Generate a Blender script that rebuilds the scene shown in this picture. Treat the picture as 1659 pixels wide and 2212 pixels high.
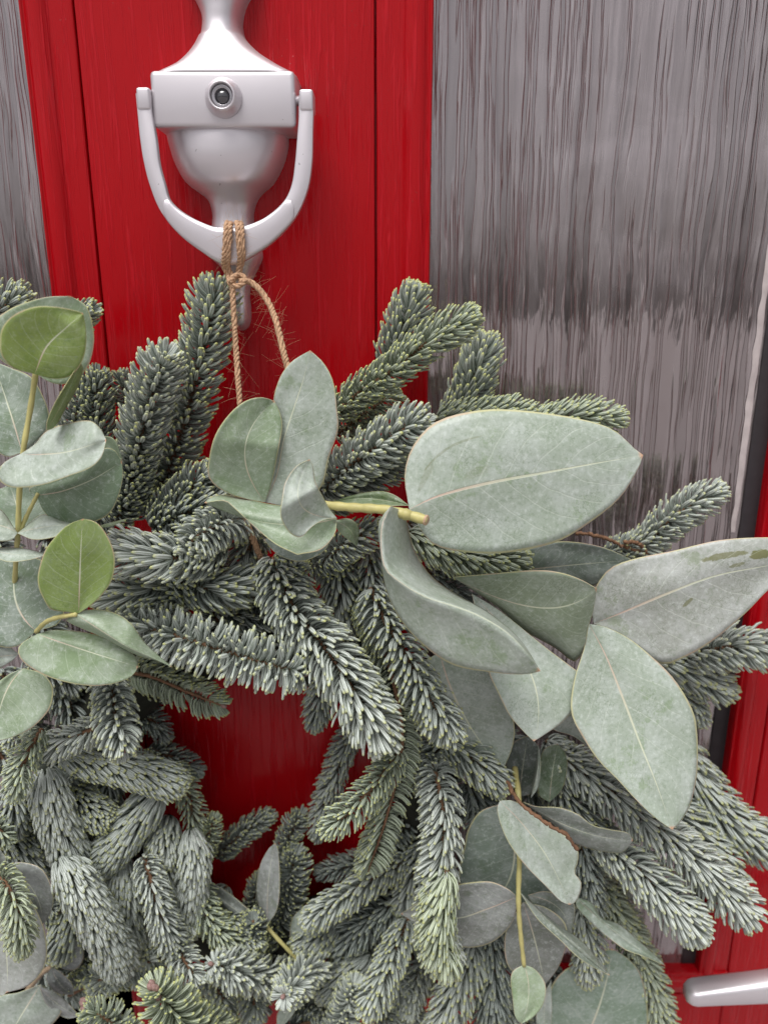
import bpy, bmesh, math, random
import numpy as np
from mathutils import Vector, Matrix, noise as mnoise

for o in list(bpy.data.objects):
    bpy.data.objects.remove(o)
scene = bpy.context.scene
col = scene.collection
random.seed(7)
rng = np.random.default_rng(11)

# ------------------------------------------------------------------ camera
PITCH = math.radians(16.0)
CAM = np.array([0.0, -0.46, 1.45])
W, H, F = 1659.0, 2212.0, 1660.0           # photo grid used for measuring, focal length in the same units
cam_data = bpy.data.cameras.new("camera")
cam_data.sensor_fit = 'HORIZONTAL'
cam_data.sensor_width = 36.0
cam_data.lens = 36.0 * F / W
cam_data.clip_start = 0.01
cam_data.clip_end = 200
cam = bpy.data.objects.new("camera", cam_data)
col.objects.link(cam)
cam.location = CAM
cam.rotation_euler = (math.pi / 2 - PITCH, 0, 0)
scene.camera = cam
cam_data.dof.use_dof = True
cam_data.dof.focus_distance = 0.40
cam_data.dof.aperture_fstop = 9.0
scene.render.resolution_x = 767
scene.render.resolution_y = 1024

# ------------------------------------------------------------------ world and sun (overcast)
SUN_EL, SUN_AZ = 66.0, 202.0               # degrees; the sun stands in front of the door, a little to the left
world = bpy.data.worlds.new("World")
scene.world = world
world.use_nodes = True
wn = world.node_tree
wn.nodes.clear()
sky = wn.nodes.new("ShaderNodeTexSky")
sky.sky_type = 'NISHITA'
sky.sun_disc = False
sky.sun_elevation = math.radians(SUN_EL)
sky.sun_rotation = math.radians(SUN_AZ)
sky.air_density = 1.0
sky.dust_density = 4.0
sky.ozone_density = 1.0
hs = wn.nodes.new("ShaderNodeHueSaturation")
hs.inputs['Saturation'].default_value = 0.12   # cloud cover: nearly white sky
tintn = wn.nodes.new("ShaderNodeMix")
tintn.data_type = 'RGBA'
tintn.blend_type = 'MULTIPLY'
tintn.inputs[0].default_value = 1.0
tintn.inputs[7].default_value = (1.0, 0.975, 1.0, 1)
bgn = wn.nodes.new("ShaderNodeBackground")
bgn.inputs['Strength'].default_value = 0.06
outw = wn.nodes.new("ShaderNodeOutputWorld")
wn.links.new(sky.outputs[0], hs.inputs['Color'])
wn.links.new(hs.outputs[0], tintn.inputs[6])
wn.links.new(tintn.outputs[2], bgn.inputs['Color'])
wn.links.new(bgn.outputs[0], outw.inputs[0])

sun_d = bpy.data.lights.new("sun", 'SUN')
sun_d.energy = 1.5
sun_d.angle = math.radians(40)
sun_d.color = (1.0, 0.97, 0.94)
sun = bpy.data.objects.new("sun", sun_d)
col.objects.link(sun)
_el, _az = math.radians(SUN_EL), math.radians(SUN_AZ)
sdir = Vector((math.sin(_az) * math.cos(_el), math.cos(_az) * math.cos(_el), math.sin(_el)))
sun.rotation_euler = (-sdir).to_track_quat('-Z', 'Y').to_euler()

vs = scene.view_settings
vs.view_transform = 'Standard'
vs.look = 'None'
vs.exposure = 0.98
vs.gamma = 1.0

# ------------------------------------------------------------------ measuring helpers
_cp, _sp = math.cos(PITCH), math.sin(PITCH)
RIGHT = np.array([1.0, 0, 0])
FWD = np.array([0.0, _cp, -_sp])
UP = np.array([0.0, _sp, _cp])


def at(px, py, d):
    """Photo point (px, py) at d millimetres in front of the door face -> world position (arrays allowed)."""
    px = np.asarray(px, float); py = np.asarray(py, float); d = np.asarray(d, float)
    dirs = (FWD + ((px - W / 2) / F)[..., None] * RIGHT + ((H / 2 - py) / F)[..., None] * UP)
    t = (-d / 1000.0 - CAM[1]) / dirs[..., 1]
    return CAM + t[..., None] * dirs


def mpp(px, py, d):
    """metres per photo pixel at that place"""
    p = at(px, py, d) - CAM
    return float(np.dot(p, FWD)) / F


def catmull(pts, n):
    P = np.asarray(pts, float)
    if len(P) == 2:
        t = np.linspace(0, 1, n)[:, None]
        return P[0] * (1 - t) + P[1] * t
    ext = np.vstack([2 * P[0] - P[1], P, 2 * P[-1] - P[-2]])
    out = []
    k = len(P) - 1
    per = max(6, int(4 * n / k))
    for i in range(k):
        p0, p1, p2, p3 = ext[i], ext[i + 1], ext[i + 2], ext[i + 3]
        t = np.linspace(0, 1, per, endpoint=(i == k - 1))[:, None]
        # centripetal-like tension to avoid overshoot
        m1 = (p2 - p0) * 0.5; m2 = (p3 - p1) * 0.5
        out.append((2 * t**3 - 3 * t**2 + 1) * p1 + (t**3 - 2 * t**2 + t) * m1 + (-2 * t**3 + 3 * t**2) * p2 + (t**3 - t**2) * m2)
    C = np.vstack(out)
    s = np.concatenate([[0], np.cumsum(np.linalg.norm(np.diff(C, axis=0), axis=1))])
    s /= s[-1]
    q = np.linspace(0, 1, n)
    return np.stack([np.interp(q, s, C[:, j]) for j in range(C.shape[1])], 1)


# ------------------------------------------------------------------ object helpers
def link(name, me, mat=None, parent=None, smooth=True):
    o = bpy.data.objects.new(name, me)
    col.objects.link(o)
    if mat is not None and not me.materials:
        me.materials.append(mat)
    if smooth:
        me.polygons.foreach_set('use_smooth', np.ones(len(me.polygons), bool))
    if parent is not None:
        o.parent = parent
        o.matrix_parent_inverse = parent.matrix_world.inverted() if False else Matrix.Translation(parent.location).inverted() if parent.parent is None else Matrix.Identity(4)
    return o


def empty(name, loc=(0, 0, 0)):
    o = bpy.data.objects.new(name, None)
    o.empty_display_size = 0.02
    col.objects.link(o)
    o.location = loc
    return o


def tag(o, label=None, cat=None, group=None, kind=None):
    if label: o['label'] = label
    if cat: o['category'] = cat
    if group: o['group'] = group
    if kind: o['kind'] = kind
    return o


def mesh_np(name, V, polys):
    """V (n,3); polys list of index arrays of equal arity blocks [(m,k), ...]"""
    me = bpy.data.meshes.new(name)
    V = np.asarray(V, np.float32)
    me.vertices.add(len(V))
    me.vertices.foreach_set('co', V.ravel())
    loops = np.concatenate([np.asarray(p).ravel() for p in polys]).astype(np.int32)
    sizes = np.concatenate([np.full(len(p), np.asarray(p).shape[1]) for p in polys]).astype(np.int32)
    starts = np.concatenate([[0], np.cumsum(sizes)[:-1]]).astype(np.int32)
    me.loops.add(len(loops))
    me.loops.foreach_set('vertex_index', loops)
    me.polygons.add(len(sizes))
    me.polygons.foreach_set('loop_start', starts)
    me.polygons.foreach_set('loop_total', sizes)
    me.update(calc_edges=True)
    return me


def frames(P):
    """tangent + parallel-ish frame along polyline P"""
    T = np.gradient(P, axis=0)
    T /= np.linalg.norm(T, axis=1)[:, None]
    N = np.zeros_like(T)
    n = np.cross(T[0], [0.3, 0.8, 0.5]); n /= np.linalg.norm(n)
    for i in range(len(P)):
        n = n - T[i] * np.dot(n, T[i]); n /= np.linalg.norm(n)
        N[i] = n
    return T, N, np.cross(T, N)


def tube_arrays(P, R, sides=8, cap=True):
    P = np.asarray(P, float)
    n = len(P)
    R = np.broadcast_to(np.asarray(R, float), (n,))
    T, N, B = frames(P)
    a = np.arange(sides) * 2 * math.pi / sides
    V = P[:, None, :] + R[:, None, None] * (np.cos(a)[None, :, None] * N[:, None, :] + np.sin(a)[None, :, None] * B[:, None, :])
    V = V.reshape(-1, 3)
    i = np.arange(n - 1)[:, None] * sides; j = np.arange(sides)[None, :]; k = (j + 1) % sides
    Q = np.stack([i + j, i + k, i + sides + k, i + sides + j], -1).reshape(-1, 4)
    polys = [Q]
    if cap:
        V = np.vstack([V, P[0] - T[0] * R[0] * 0.3, P[-1] + T[-1] * R[-1] * 0.3])
        c0, c1 = n * sides, n * sides + 1
        jj = np.arange(sides); kk = (jj + 1) % sides
        polys.append(np.stack([np.full(sides, c0), kk, jj], 1))
        polys.append(np.stack([np.full(sides, c1), (n - 1) * sides + jj, (n - 1) * sides + kk], 1))
    return V, polys


def tube(name, P, R, mat, parent, sides=8, cap=True):
    V, polys = tube_arrays(P, R, sides, cap)
    return link(name, mesh_np(name, V, polys), mat, parent)


def join_arrays(items):
    Vs, Qs, Ts, off = [], [], [], 0
    for V, polys in items:
        Vs.append(V)
        for p in polys:
            (Qs if p.shape[1] == 4 else Ts).append(p + off)
        off += len(V)
    out = []
    if Qs: out.append(np.vstack(Qs))
    if Ts: out.append(np.vstack(Ts))
    return np.vstack(Vs), out


# ------------------------------------------------------------------ materials
def mat_new(name):
    m = bpy.data.materials.new(name)
    m.use_nodes = True
    nt = m.node_tree
    nt.nodes.clear()
    out = nt.nodes.new("ShaderNodeOutputMaterial")
    b = nt.nodes.new("ShaderNodeBsdfPrincipled")
    nt.links.new(b.outputs[0], out.inputs[0])
    return m, nt, b


class G:
    """tiny node-graph helper"""
    def __init__(s, nt): s.nt = nt
    def n(s, t, **kw):
        x = s.nt.nodes.new(t)
        for k, v in kw.items(): setattr(x, k, v)
        return x
    def l(s, a, b): s.nt.links.new(a, b)
    def put(s, sock, v):
        if hasattr(v, 'is_linked') or hasattr(v, 'links'): s.l(v, sock)
        else: sock.default_value = v
    def math(s, op, a, b=0.0, c=0.0, clamp=False):
        x = s.n("ShaderNodeMath", operation=op); x.use_clamp = clamp
        s.put(x.inputs[0], a); s.put(x.inputs[1], b); s.put(x.inputs[2], c)
        return x.outputs[0]
    def mix(s, f, a, b, blend='MIX'):
        x = s.n("ShaderNodeMix"); x.data_type = 'RGBA'; x.blend_type = blend
        s.put(x.inputs[0], f)
        for sock, v in ((x.inputs[6], a), (x.inputs[7], b)):
            if isinstance(v, (tuple, list)): sock.default_value = (v[0], v[1], v[2], 1)
            else: s.l(v, sock)
        return x.outputs[2]
    def sstep(s, v, lo, hi, to0=0.0, to1=1.0):
        x = s.n("ShaderNodeMapRange"); x.interpolation_type = 'SMOOTHSTEP'
        s.put(x.inputs[0], v); x.inputs[1].default_value = lo; x.inputs[2].default_value = hi
        x.inputs[3].default_value = to0; x.inputs[4].default_value = to1
        return x.outputs[0]
    def coords(s, scale=(1, 1, 1), kind='Object', loc=(0, 0, 0), src=None):
        t = s.n("ShaderNodeTexCoord"); m = s.n("ShaderNodeMapping")
        s.l(src if src is not None else t.outputs[kind], m.inputs[0])
        m.inputs['Scale'].default_value = scale; m.inputs['Location'].default_value = loc
        return m.outputs[0]
    def noise(s, vec, scale, detail=3, rough=0.55, dist=0.0):
        x = s.n("ShaderNodeTexNoise"); s.l(vec, x.inputs['Vector'])
        x.inputs['Scale'].default_value = scale; x.inputs['Detail'].default_value = detail
        x.inputs['Roughness'].default_value = rough; x.inputs['Distortion'].default_value = dist
        return x.outputs[0]
    def bump(s, h, strength, dist=0.001, normal=None):
        x = s.n("ShaderNodeBump"); s.l(h, x.inputs['Height'])
        x.inputs['Strength'].default_value = strength; x.inputs['Distance'].default_value = dist
        if normal is not None: s.l(normal, x.inputs['Normal'])
        return x.outputs[0]


def m_door():
    m, nt, b = mat_new("red_door_skin"); g = G(nt)
    v = g.coords((1, 1, 1))
    big = g.noise(v, 6, 2)
    vs1 = g.coords((420, 420, 15)); s1 = g.noise(vs1, 1.0, 3, 0.6, 0.6)
    ridge = g.sstep(s1, 0.50, 0.64)
    vs2 = g.coords((900, 900, 45)); s2 = g.noise(vs2, 1.0, 2, 0.6)
    fine = g.sstep(s2, 0.5, 0.75)
    speck = g.sstep(g.noise(v, 900, 1), 0.74, 0.82)
    c = g.mix(big, (0.33, 0.001, 0.0045), (0.42, 0.002, 0.006))
    c = g.mix(g.math('MULTIPLY', ridge, 0.30), c, (0.56, 0.014, 0.026))  # paler ridges: their glossy highlights are painted into the colour
    dirt = g.sstep(g.noise(v, 160, 2), 0.76, 0.80)
    c = g.mix(g.math('MULTIPLY', dirt, 0.5), c, (0.10, 0.01, 0.012))
    g.l(c, b.inputs['Base Color'])
    b.inputs['Roughness'].default_value = 0.2
    b.inputs['Specular IOR Level'].default_value = 0.26
    h = g.math('ADD', g.math('MULTIPLY', ridge, 1.0), g.math('MULTIPLY', fine, 0.12))
    h = g.math('ADD', h, g.math('MULTIPLY', speck, 0.5))
    g.l(g.bump(h, 0.42, 0.0010), b.inputs['Normal'])
    return m


def m_glass():
    m, nt, b = mat_new("rippled_glass"); g = G(nt)
    XR0_ = float(at(938, 0, 0)[0])
    wob = g.noise(g.coords((30, 30, 7)), 1.0, 3)
    tc = g.n("ShaderNodeTexCoord"); sep = g.n("ShaderNodeSeparateXYZ"); g.l(tc.outputs['Object'], sep.inputs[0])
    cmb = g.n("ShaderNodeCombineXYZ")
    g.l(g.math('ADD', sep.outputs[0], g.math('MULTIPLY', wob, 0.012)), cmb.inputs[0])
    g.l(sep.outputs[1], cmb.inputs[1]); g.l(sep.outputs[2], cmb.inputs[2])
    s1 = g.noise(g.coords((390, 390, 6.5), src=cmb.outputs[0]), 1.0, 2, 0.5)
    s2 = g.noise(g.coords((900, 900, 40), src=cmb.outputs[0]), 1.0, 2, 0.5)
    s3 = g.noise(g.coords((75, 75, 2.2), src=cmb.outputs[0]), 1.0, 2, 0.5)
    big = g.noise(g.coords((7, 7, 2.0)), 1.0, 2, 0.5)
    xg = g.sstep(sep.outputs[0], XR0_, XR0_ + 0.13, 0.16, 0.0)  # darker next to the stile: a dark reflection put into the colour
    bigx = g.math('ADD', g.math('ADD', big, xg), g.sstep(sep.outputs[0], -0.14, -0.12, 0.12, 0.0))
    dens = g.sstep(bigx, 0.42, 0.66)  # thickens the strokes and paints dark reflected zones, left pane included
    thr = g.math('ADD', g.math('ADD', s1, 0.03), g.math('MULTIPLY', dens, -0.105))
    l1 = g.sstep(thr, 0.37, 0.45); l3 = g.sstep(s3, 0.42, 0.58)
    h = g.math('ADD', g.math('MULTIPLY', l1, 1.0), g.math('MULTIPLY', l3, 0.8))
    h = g.math('ADD', h, g.math('MULTIPLY', s2, 0.25))
    refl_bands = g.noise(g.coords((7, 7, 24)), 1.0, 3, 0.5, 0.8)  # blurred horizontal reflections painted as wavy bands
    c = g.mix(g.sstep(refl_bands, 0.35, 0.65), (0.115, 0.096, 0.094), (0.205, 0.18, 0.184))
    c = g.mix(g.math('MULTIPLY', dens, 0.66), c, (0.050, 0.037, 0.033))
    c = g.mix(g.math('MULTIPLY', l3, 0.30), c, (0.22, 0.20, 0.205))
    stroke = g.sstep(thr, 0.36, 0.41, 1.0, 0.0)
    edge = g.math('MULTIPLY', g.sstep(thr, 0.39, 0.42), g.sstep(thr, 0.43, 0.47, 1.0, 0.0))  # grain strokes and pale outlines; reflected contrast is put into their colour
    c = g.mix(g.math('MULTIPLY', edge, 0.4), c, (0.32, 0.30, 0.30))
    c = g.mix(g.math('MULTIPLY', stroke, 0.62), c, (0.022, 0.017, 0.015))
    fl = g.math('MULTIPLY', g.sstep(s2, 0.36, 0.42, 1.0, 0.0), 0.3)
    c = g.mix(fl, c, (0.035, 0.028, 0.027))
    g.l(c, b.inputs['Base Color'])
    b.inputs['Roughness'].default_value = 0.05
    b.inputs['IOR'].default_value = 3.4
    b.inputs['Specular Tint'].default_value = (1.0, 0.92, 0.93, 1)
    g.l(g.bump(h, 0.8, 0.0014), b.inputs['Normal'])
    return m


def m_simple(name, colr, rough=0.5, metal=0.0, nscale=200, amt=0.15, bump=0.0, spec=0.5):
    m, nt, b = mat_new(name); g = G(nt)
    v = g.coords()
    f = g.noise(v, nscale, 3)
    c2 = tuple(max(0, x * (1 - 2 * amt)) for x in colr)
    c3 = tuple(min(1, x * (1 + amt)) for x in colr)
    g.l(g.mix(f, c2, c3), b.inputs['Base Color'])
    b.inputs['Roughness'].default_value = rough
    b.inputs['Metallic'].default_value = metal
    b.inputs['Specular IOR Level'].default_value = spec
    if bump: g.l(g.bump(f, bump, 0.0006), b.inputs['Normal'])
    return m


def m_metal():
    m, nt, b = mat_new("satin_aluminium"); g = G(nt)
    v = g.coords()
    f = g.noise(v, 2500, 2)
    big = g.noise(v, 40, 2)
    c = g.mix(big, (0.64, 0.61, 0.635), (0.71, 0.68, 0.705))
    fleck = g.sstep(g.noise(v, 420, 1), 0.77, 0.79)
    c = g.mix(g.math('MULTIPLY', fleck, 0.55), c, (0.18, 0.16, 0.16))
    g.l(c, b.inputs['Base Color'])
    b.inputs['Metallic'].default_value = 0.7
    b.inputs['Roughness'].default_value = 0.40
    g.l(g.bump(f, 0.05, 0.0003), b.inputs['Normal'])
    return m


def m_needle():
    m, nt, b = mat_new("fir_needle"); g = G(nt)
    a = g.n("ShaderNodeAttribute", attribute_name='nd')
    sep = g.n("ShaderNodeSeparateColor"); g.l(a.outputs['Color'], sep.inputs[0])
    t, ac, rn = sep.outputs[0], sep.outputs[1], sep.outputs[2]
    ti = g.n("ShaderNodeAttribute", attribute_name='tint')
    across = g.math('ABSOLUTE', g.math('SUBTRACT', g.math('MULTIPLY', ac, 2.0), 1.0))
    band = g.math('MULTIPLY', g.sstep(across, 0.08, 0.32), g.sstep(across, 0.62, 0.92, 1.0, 0.0))
    base = g.mix(1.0, ti.outputs['Color'], g.mix(rn, (0.68, 0.70, 0.68), (1.28, 1.28, 1.28)), 'MULTIPLY')
    green = g.mix(1.0, base, (0.55, 0.60, 0.53), 'MULTIPLY')
    pale = g.mix(0.48, base, (0.62, 0.68, 0.66))
    mott = g.noise(g.coords(), 900, 2)
    bf = g.math('MULTIPLY', band, g.math('ADD', 0.55, g.math('MULTIPLY', mott, 0.6)), clamp=True)
    c = g.mix(bf, green, pale)
    tipm = g.math('MULTIPLY', g.sstep(t, 0.82, 1.0), a.outputs['Alpha'])
    c = g.mix(tipm, c, (0.50, 0.53, 0.17))
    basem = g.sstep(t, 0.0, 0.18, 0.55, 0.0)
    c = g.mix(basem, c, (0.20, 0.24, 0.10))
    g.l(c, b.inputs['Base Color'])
    b.inputs['Roughness'].default_value = 0.5
    b.inputs['Specular IOR Level'].default_value = 0.35
    g.l(g.bump(band, 0.25, 0.0003), b.inputs['Normal'])
    return m


def m_leaf(stains=(), nm="eucalyptus_leaf"):
    m, nt, b = mat_new(nm); g = G(nt)
    uvn = g.n("ShaderNodeUVMap", uv_map='luv')
    sep = g.n("ShaderNodeSeparateXYZ"); g.l(uvn.outputs[0], sep.inputs[0])
    u = sep.outputs[0]
    v = g.math('SUBTRACT', g.math('MULTIPLY', sep.outputs[1], 2.0), 1.0)
    av = g.math('ABSOLUTE', v)
    oi = g.n("ShaderNodeObjectInfo")
    P = g.coords((1, 1, 1))
    rv = g.n("ShaderNodeVectorMath", operation='ADD'); g.l(P, rv.inputs[0])
    cr = g.n("ShaderNodeCombineXYZ"); g.l(g.math('MULTIPLY', oi.outputs['Random'], 9.0), cr.inputs[0]); g.l(cr.outputs[0], rv.inputs[1])
    P = rv.outputs[0]
    tint = oi.outputs['Color']
    n1 = g.noise(P, 60, 5, 0.65)
    n2 = g.noise(P, 420, 4, 0.7)
    n3 = g.noise(P, 1500, 2, 0.6)
    alp = oi.outputs['Alpha']
    bloom = g.math('MULTIPLY', g.math('MULTIPLY', g.sstep(n1, 0.40, 0.64), 0.46), alp)
    c = g.mix(bloom, g.mix(1.0, tint, (0.86, 0.88, 0.82), 'MULTIPLY'), g.mix(0.42, tint, (0.66, 0.70, 0.70)))
    c = g.mix(g.math('MULTIPLY', g.math('MULTIPLY', g.sstep(n2, 0.52, 0.68), 0.42), alp), c, (0.60, 0.66, 0.62))
    c = g.mix(g.math('MULTIPLY', g.sstep(n2, 0.48, 0.34), 0.36), c, (0.16, 0.22, 0.14))
    c = g.mix(g.math('MULTIPLY', g.sstep(n3, 0.5, 0.7), 0.06), c, (0.70, 0.74, 0.72))
    # rubbed marks where the bloom is scratched away
    sv = g.n("ShaderNodeTexVoronoi", feature='DISTANCE_TO_EDGE')
    wv = g.n("ShaderNodeVectorMath", operation='ADD'); g.l(P, wv.inputs[0])
    nz = g.n("ShaderNodeTexNoise"); g.l(P, nz.inputs['Vector']); nz.inputs['Scale'].default_value = 160
    sc = g.n("ShaderNodeVectorMath", operation='SCALE'); g.l(nz.outputs['Color'], sc.inputs[0]); sc.inputs['Scale'].default_value = 0.009
    g.l(sc.outputs[0], wv.inputs[1])
    g.l(wv.outputs[0], sv.inputs['Vector']); sv.inputs['Scale'].default_value = 430
    line = g.sstep(sv.outputs['Distance'], 0.0, 0.07, 1.0, 0.0)
    rub = g.math('MULTIPLY', line, g.sstep(g.noise(P, 45, 3, 0.65), 0.48, 0.62))
    c = g.mix(g.math('MULTIPLY', rub, 0.5), c, g.mix(1.0, tint, (0.35, 0.42, 0.28), 'MULTIPLY'))
    patch = g.sstep(g.noise(P, 42, 6, 0.8), 0.56, 0.64)
    c = g.mix(g.math('MULTIPLY', patch, 0.5), c, g.mix(1.0, tint, (0.5, 0.62, 0.36), 'MULTIPLY'))
    # individual stains: (u, v, half-length, half-width, turn, strength)
    for (su, sv_, ru, rv_, an, stg) in stains:
        du = g.math('SUBTRACT', u, su); dv = g.math('SUBTRACT', v, sv_)
        p = g.math('ADD', g.math('MULTIPLY', du, math.cos(an)), g.math('MULTIPLY', dv, math.sin(an)))
        q = g.math('SUBTRACT', g.math('MULTIPLY', dv, math.cos(an)), g.math('MULTIPLY', du, math.sin(an)))
        e = g.math('ADD', g.math('POWER', g.math('ABSOLUTE', g.math('DIVIDE', p, ru)), 2.0), g.math('POWER', g.math('ABSOLUTE', g.math('DIVIDE', q, rv_)), 2.0))
        e = g.math('ADD', e, g.math('MULTIPLY', g.math('SUBTRACT', g.noise(P, 300, 4, 0.7), 0.5), 2.2))
        c = g.mix(g.math('MULTIPLY', g.sstep(e, 0.75, 1.1, 1.0, 0.0), stg), c, (0.13, 0.135, 0.035))
    # side veins
    vp = g.math('FRACT', g.math('ADD', g.math('MULTIPLY', g.math('SUBTRACT', u, g.math('MULTIPLY', av, 0.30)), 8.5),
                                g.math('MULTIPLY', g.math('SUBTRACT', g.noise(P, 40, 2), 0.5), 0.6)))
    vl = g.math('SUBTRACT', 1.0, g.math('MULTIPLY', g.math('ABSOLUTE', g.math('SUBTRACT', vp, 0.5)), 2.0))
    vein = g.math('MULTIPLY', g.sstep(vl, 0.90, 0.99), g.sstep(av, 0.75, 0.95, 1.0, 0.0))
    c = g.mix(g.math('MULTIPLY', vein, 0.18), c, (0.66, 0.72, 0.62))
    # midrib
    wid = g.math('ADD', 0.011, g.math('MULTIPLY', g.math('SUBTRACT', 1.0, u), 0.018))
    rib = g.sstep(g.math('DIVIDE', av, wid), 0.6, 1.15, 1.0, 0.0)
    ribc = g.mix(g.sstep(u, 0.02, 0.55), (0.62, 0.44, 0.36), (0.60, 0.64, 0.48))
    c = g.mix(g.math('MULTIPLY', rib, g.sstep(u, 0.75, 1.0, 0.85, 0.35)), c, ribc)
    # rim
    rim = g.sstep(av, 0.962, 0.985)
    c = g.mix(g.math('MULTIPLY', rim, 0.75), c, g.mix(g.sstep(g.noise(P, 60, 1), 0.5, 0.62), (0.56, 0.54, 0.28), (0.55, 0.42, 0.28)))
    tipm = g.sstep(u, 0.975, 0.995)
    c = g.mix(g.math('MULTIPLY', tipm, 0.8), c, (0.60, 0.34, 0.20))
    g.l(c, b.inputs['Base Color'])
    b.inputs['Roughness'].default_value = 0.44
    b.inputs['Specular IOR Level'].default_value = 0.4
    h = g.math('ADD', g.math('MULTIPLY', rib, -0.8), g.math('MULTIPLY', vein, -0.3))
    h = g.math('ADD', h, g.math('MULTIPLY', n2, 0.35))
    g.l(g.bump(h, 0.35, 0.0006), b.inputs['Normal'])
    return m


M_DOOR, M_GLASS, M_METAL, M_NEEDLE, M_LEAF = m_door(), m_glass(), m_metal(), m_needle(), m_leaf()
M_LEAF_R = m_leaf([(0.80, -0.42, 0.045, 0.17, 0.0, 0.85), (0.66, -0.52, 0.10, 0.10, 0.9, 0.7), (0.70, -0.18, 0.03, 0.07, 0.3, 0.6), (0.45, 0.25, 0.02, 0.05, 0.5, 0.6)], 'scuffed_leaf')
M_LEAF_L = m_leaf([(0.29, -0.62, 0.13, 0.018, -0.2, 0.3), (0.15, -0.5, 0.04, 0.13, 0.5, 0.22), (0.33, -0.18, 0.05, 0.08, 0.6, 0.14)], 'rubbed_leaf')
M_TWIG = m_simple("brown_twig", (0.22, 0.115, 0.06), 0.8, 0, 600, 0.35, 0.6)
M_CORE = m_simple("dark_fir_core", (0.05, 0.06, 0.045), 0.9, 0, 500, 0.3, 0.5)
M_BUD = m_simple("pink_brown_bud", (0.33, 0.20, 0.18), 0.55, 0, 900, 0.35, 0.3)
M_STEM = m_simple("yellow_green_stem", (0.50, 0.46, 0.18), 0.5, 0, 160, 0.22, 0.15)
M_STEMP = m_simple("pinkish_stem", (0.46, 0.34, 0.22), 0.5, 0, 160, 0.25, 0.15)
M_CUT = m_simple("cut_wood", (0.52, 0.36, 0.24), 0.8, 0, 800, 0.3, 0.3)
M_MOSS = m_simple("gap_shade_moss", (0.018, 0.02, 0.012), 0.95, 0, 300, 0.4, 1.0)  # near-black tone stands in for shade between the sprigs
M_TWINE = m_simple("jute_twine", (0.58, 0.365, 0.22), 0.85, 0, 900, 0.35, 0.8)
M_GROUND = m_simple("pale_paving", (0.34, 0.315, 0.315), 0.9, 0, 3, 0.15, 0.2)
M_BLACK = m_simple("dark_reflection", (0.03, 0.025, 0.028), 0.6, 0, 200, 0.2)  # tone of the painted dark reflection beside the right frame
M_PALE = m_simple("pale_reflection", (0.55, 0.49, 0.48), 0.35, 0, 120, 0.2, 0.4)  # tone of the painted pale reflection on the right pane
M_RIM = m_simple("lens_ring", (0.52, 0.50, 0.52), 0.25, 1.0, 300, 0.1)
def m_lens():
    m, nt, b = mat_new("viewer_lens")
    b.inputs['Base Color'].default_value = (0.02, 0.02, 0.025, 1); b.inputs['Roughness'].default_value = 0.03
    b.inputs['Coat Weight'].default_value = 1.0; b.inputs['IOR'].default_value = 1.8
    return m
M_LENS = m_lens()

# ------------------------------------------------------------------ ground
me = mesh_np("ground", [(-30, -40, 0), (30, -40, 0), (30, 0.4, 0), (-30, 0.4, 0)], [np.array([[0, 1, 2, 3]])])
tag(link("ground", me, M_GROUND, smooth=False), "pale paving in front of the door", None, None, 'structure')

# ------------------------------------------------------------------ front door
def wx(px, py, d=0.0): return float(at(px, py, d)[0])
def wz(px, py, d=0.0): return float(at(px, py, d)[2])
XL0, XL1 = wx(40, 0), wx(157, 0)             # left moulding between glass and groove
XR1, XR0 = wx(811, 0), wx(938, 0)            # groove, right moulding up to the glass
XG = wx(1583, 1560)                          # right edge of the right pane
ZB = wz(1450, 2098)                          # bottom edge of the panes
ZT, ZLOW = 1.95, 0.45
door = empty("front_door", (0, 0, 0))
tag(door, "red woodgrain front door with two rippled glass panes", "door")


def prism_xz(name, profile, z0, z1, mat, parent, mitre0=None, mitre1=None, nz=2):
    """profile: list of (x, y) open polyline, extruded in z. mitre: slope dz/dx about x of first point."""
    pr = np.array(profile, float)
    rows = []
    for k in range(nz):
        f = k / (nz - 1)
        a = z0 + (mitre0 * (pr[:, 0] - pr[0, 0]) if mitre0 else 0)
        bb = z1 + (mitre1 * (pr[:, 0] - pr[0, 0]) if mitre1 else 0)
        rows.append(np.stack([pr[:, 0], pr[:, 1], a * (1 - f) + bb * f + 0 * pr[:, 0]], 1))
    V = np.vstack(rows); n = len(pr)
    i = np.arange(nz - 1)[:, None] * n; j = np.arange(n - 1)[None, :]
    Q = np.stack([i + j, i + j + 1, i + n + j + 1, i + n + j], -1).reshape(-1, 4)
    return link(name, mesh_np(name, V, [Q]), mat, parent)


def round_profile(pts, n=5):
    """soften corners of an open polyline (Chaikin)"""
    P = np.array(pts, float)
    for _ in range(n):
        q = [P[0]]
        for a, b_ in zip(P[:-1], P[1:]):
            q += [a * 0.75 + b_ * 0.25, a * 0.25 + b_ * 0.75]
        q.append(P[-1]); P = np.array(q)
    return P


G1 = 0.0003
prism_xz("centre_stile", round_profile([(XL1 + G1, 0.03), (XL1 + G1, 0.0), (XL1 + G1 + 0.0015, -0.0004), (XR1 - G1 - 0.0015, -0.0004), (XR1 - G1, 0.0), (XR1 - G1, 0.03)], 2), ZLOW, ZT, M_DOOR, door)
prism_xz("groove_back", [(XL0 + 0.003, 0.006), (XR0 - 0.003, 0.006)], ZLOW, ZT, M_DOOR, door)


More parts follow.
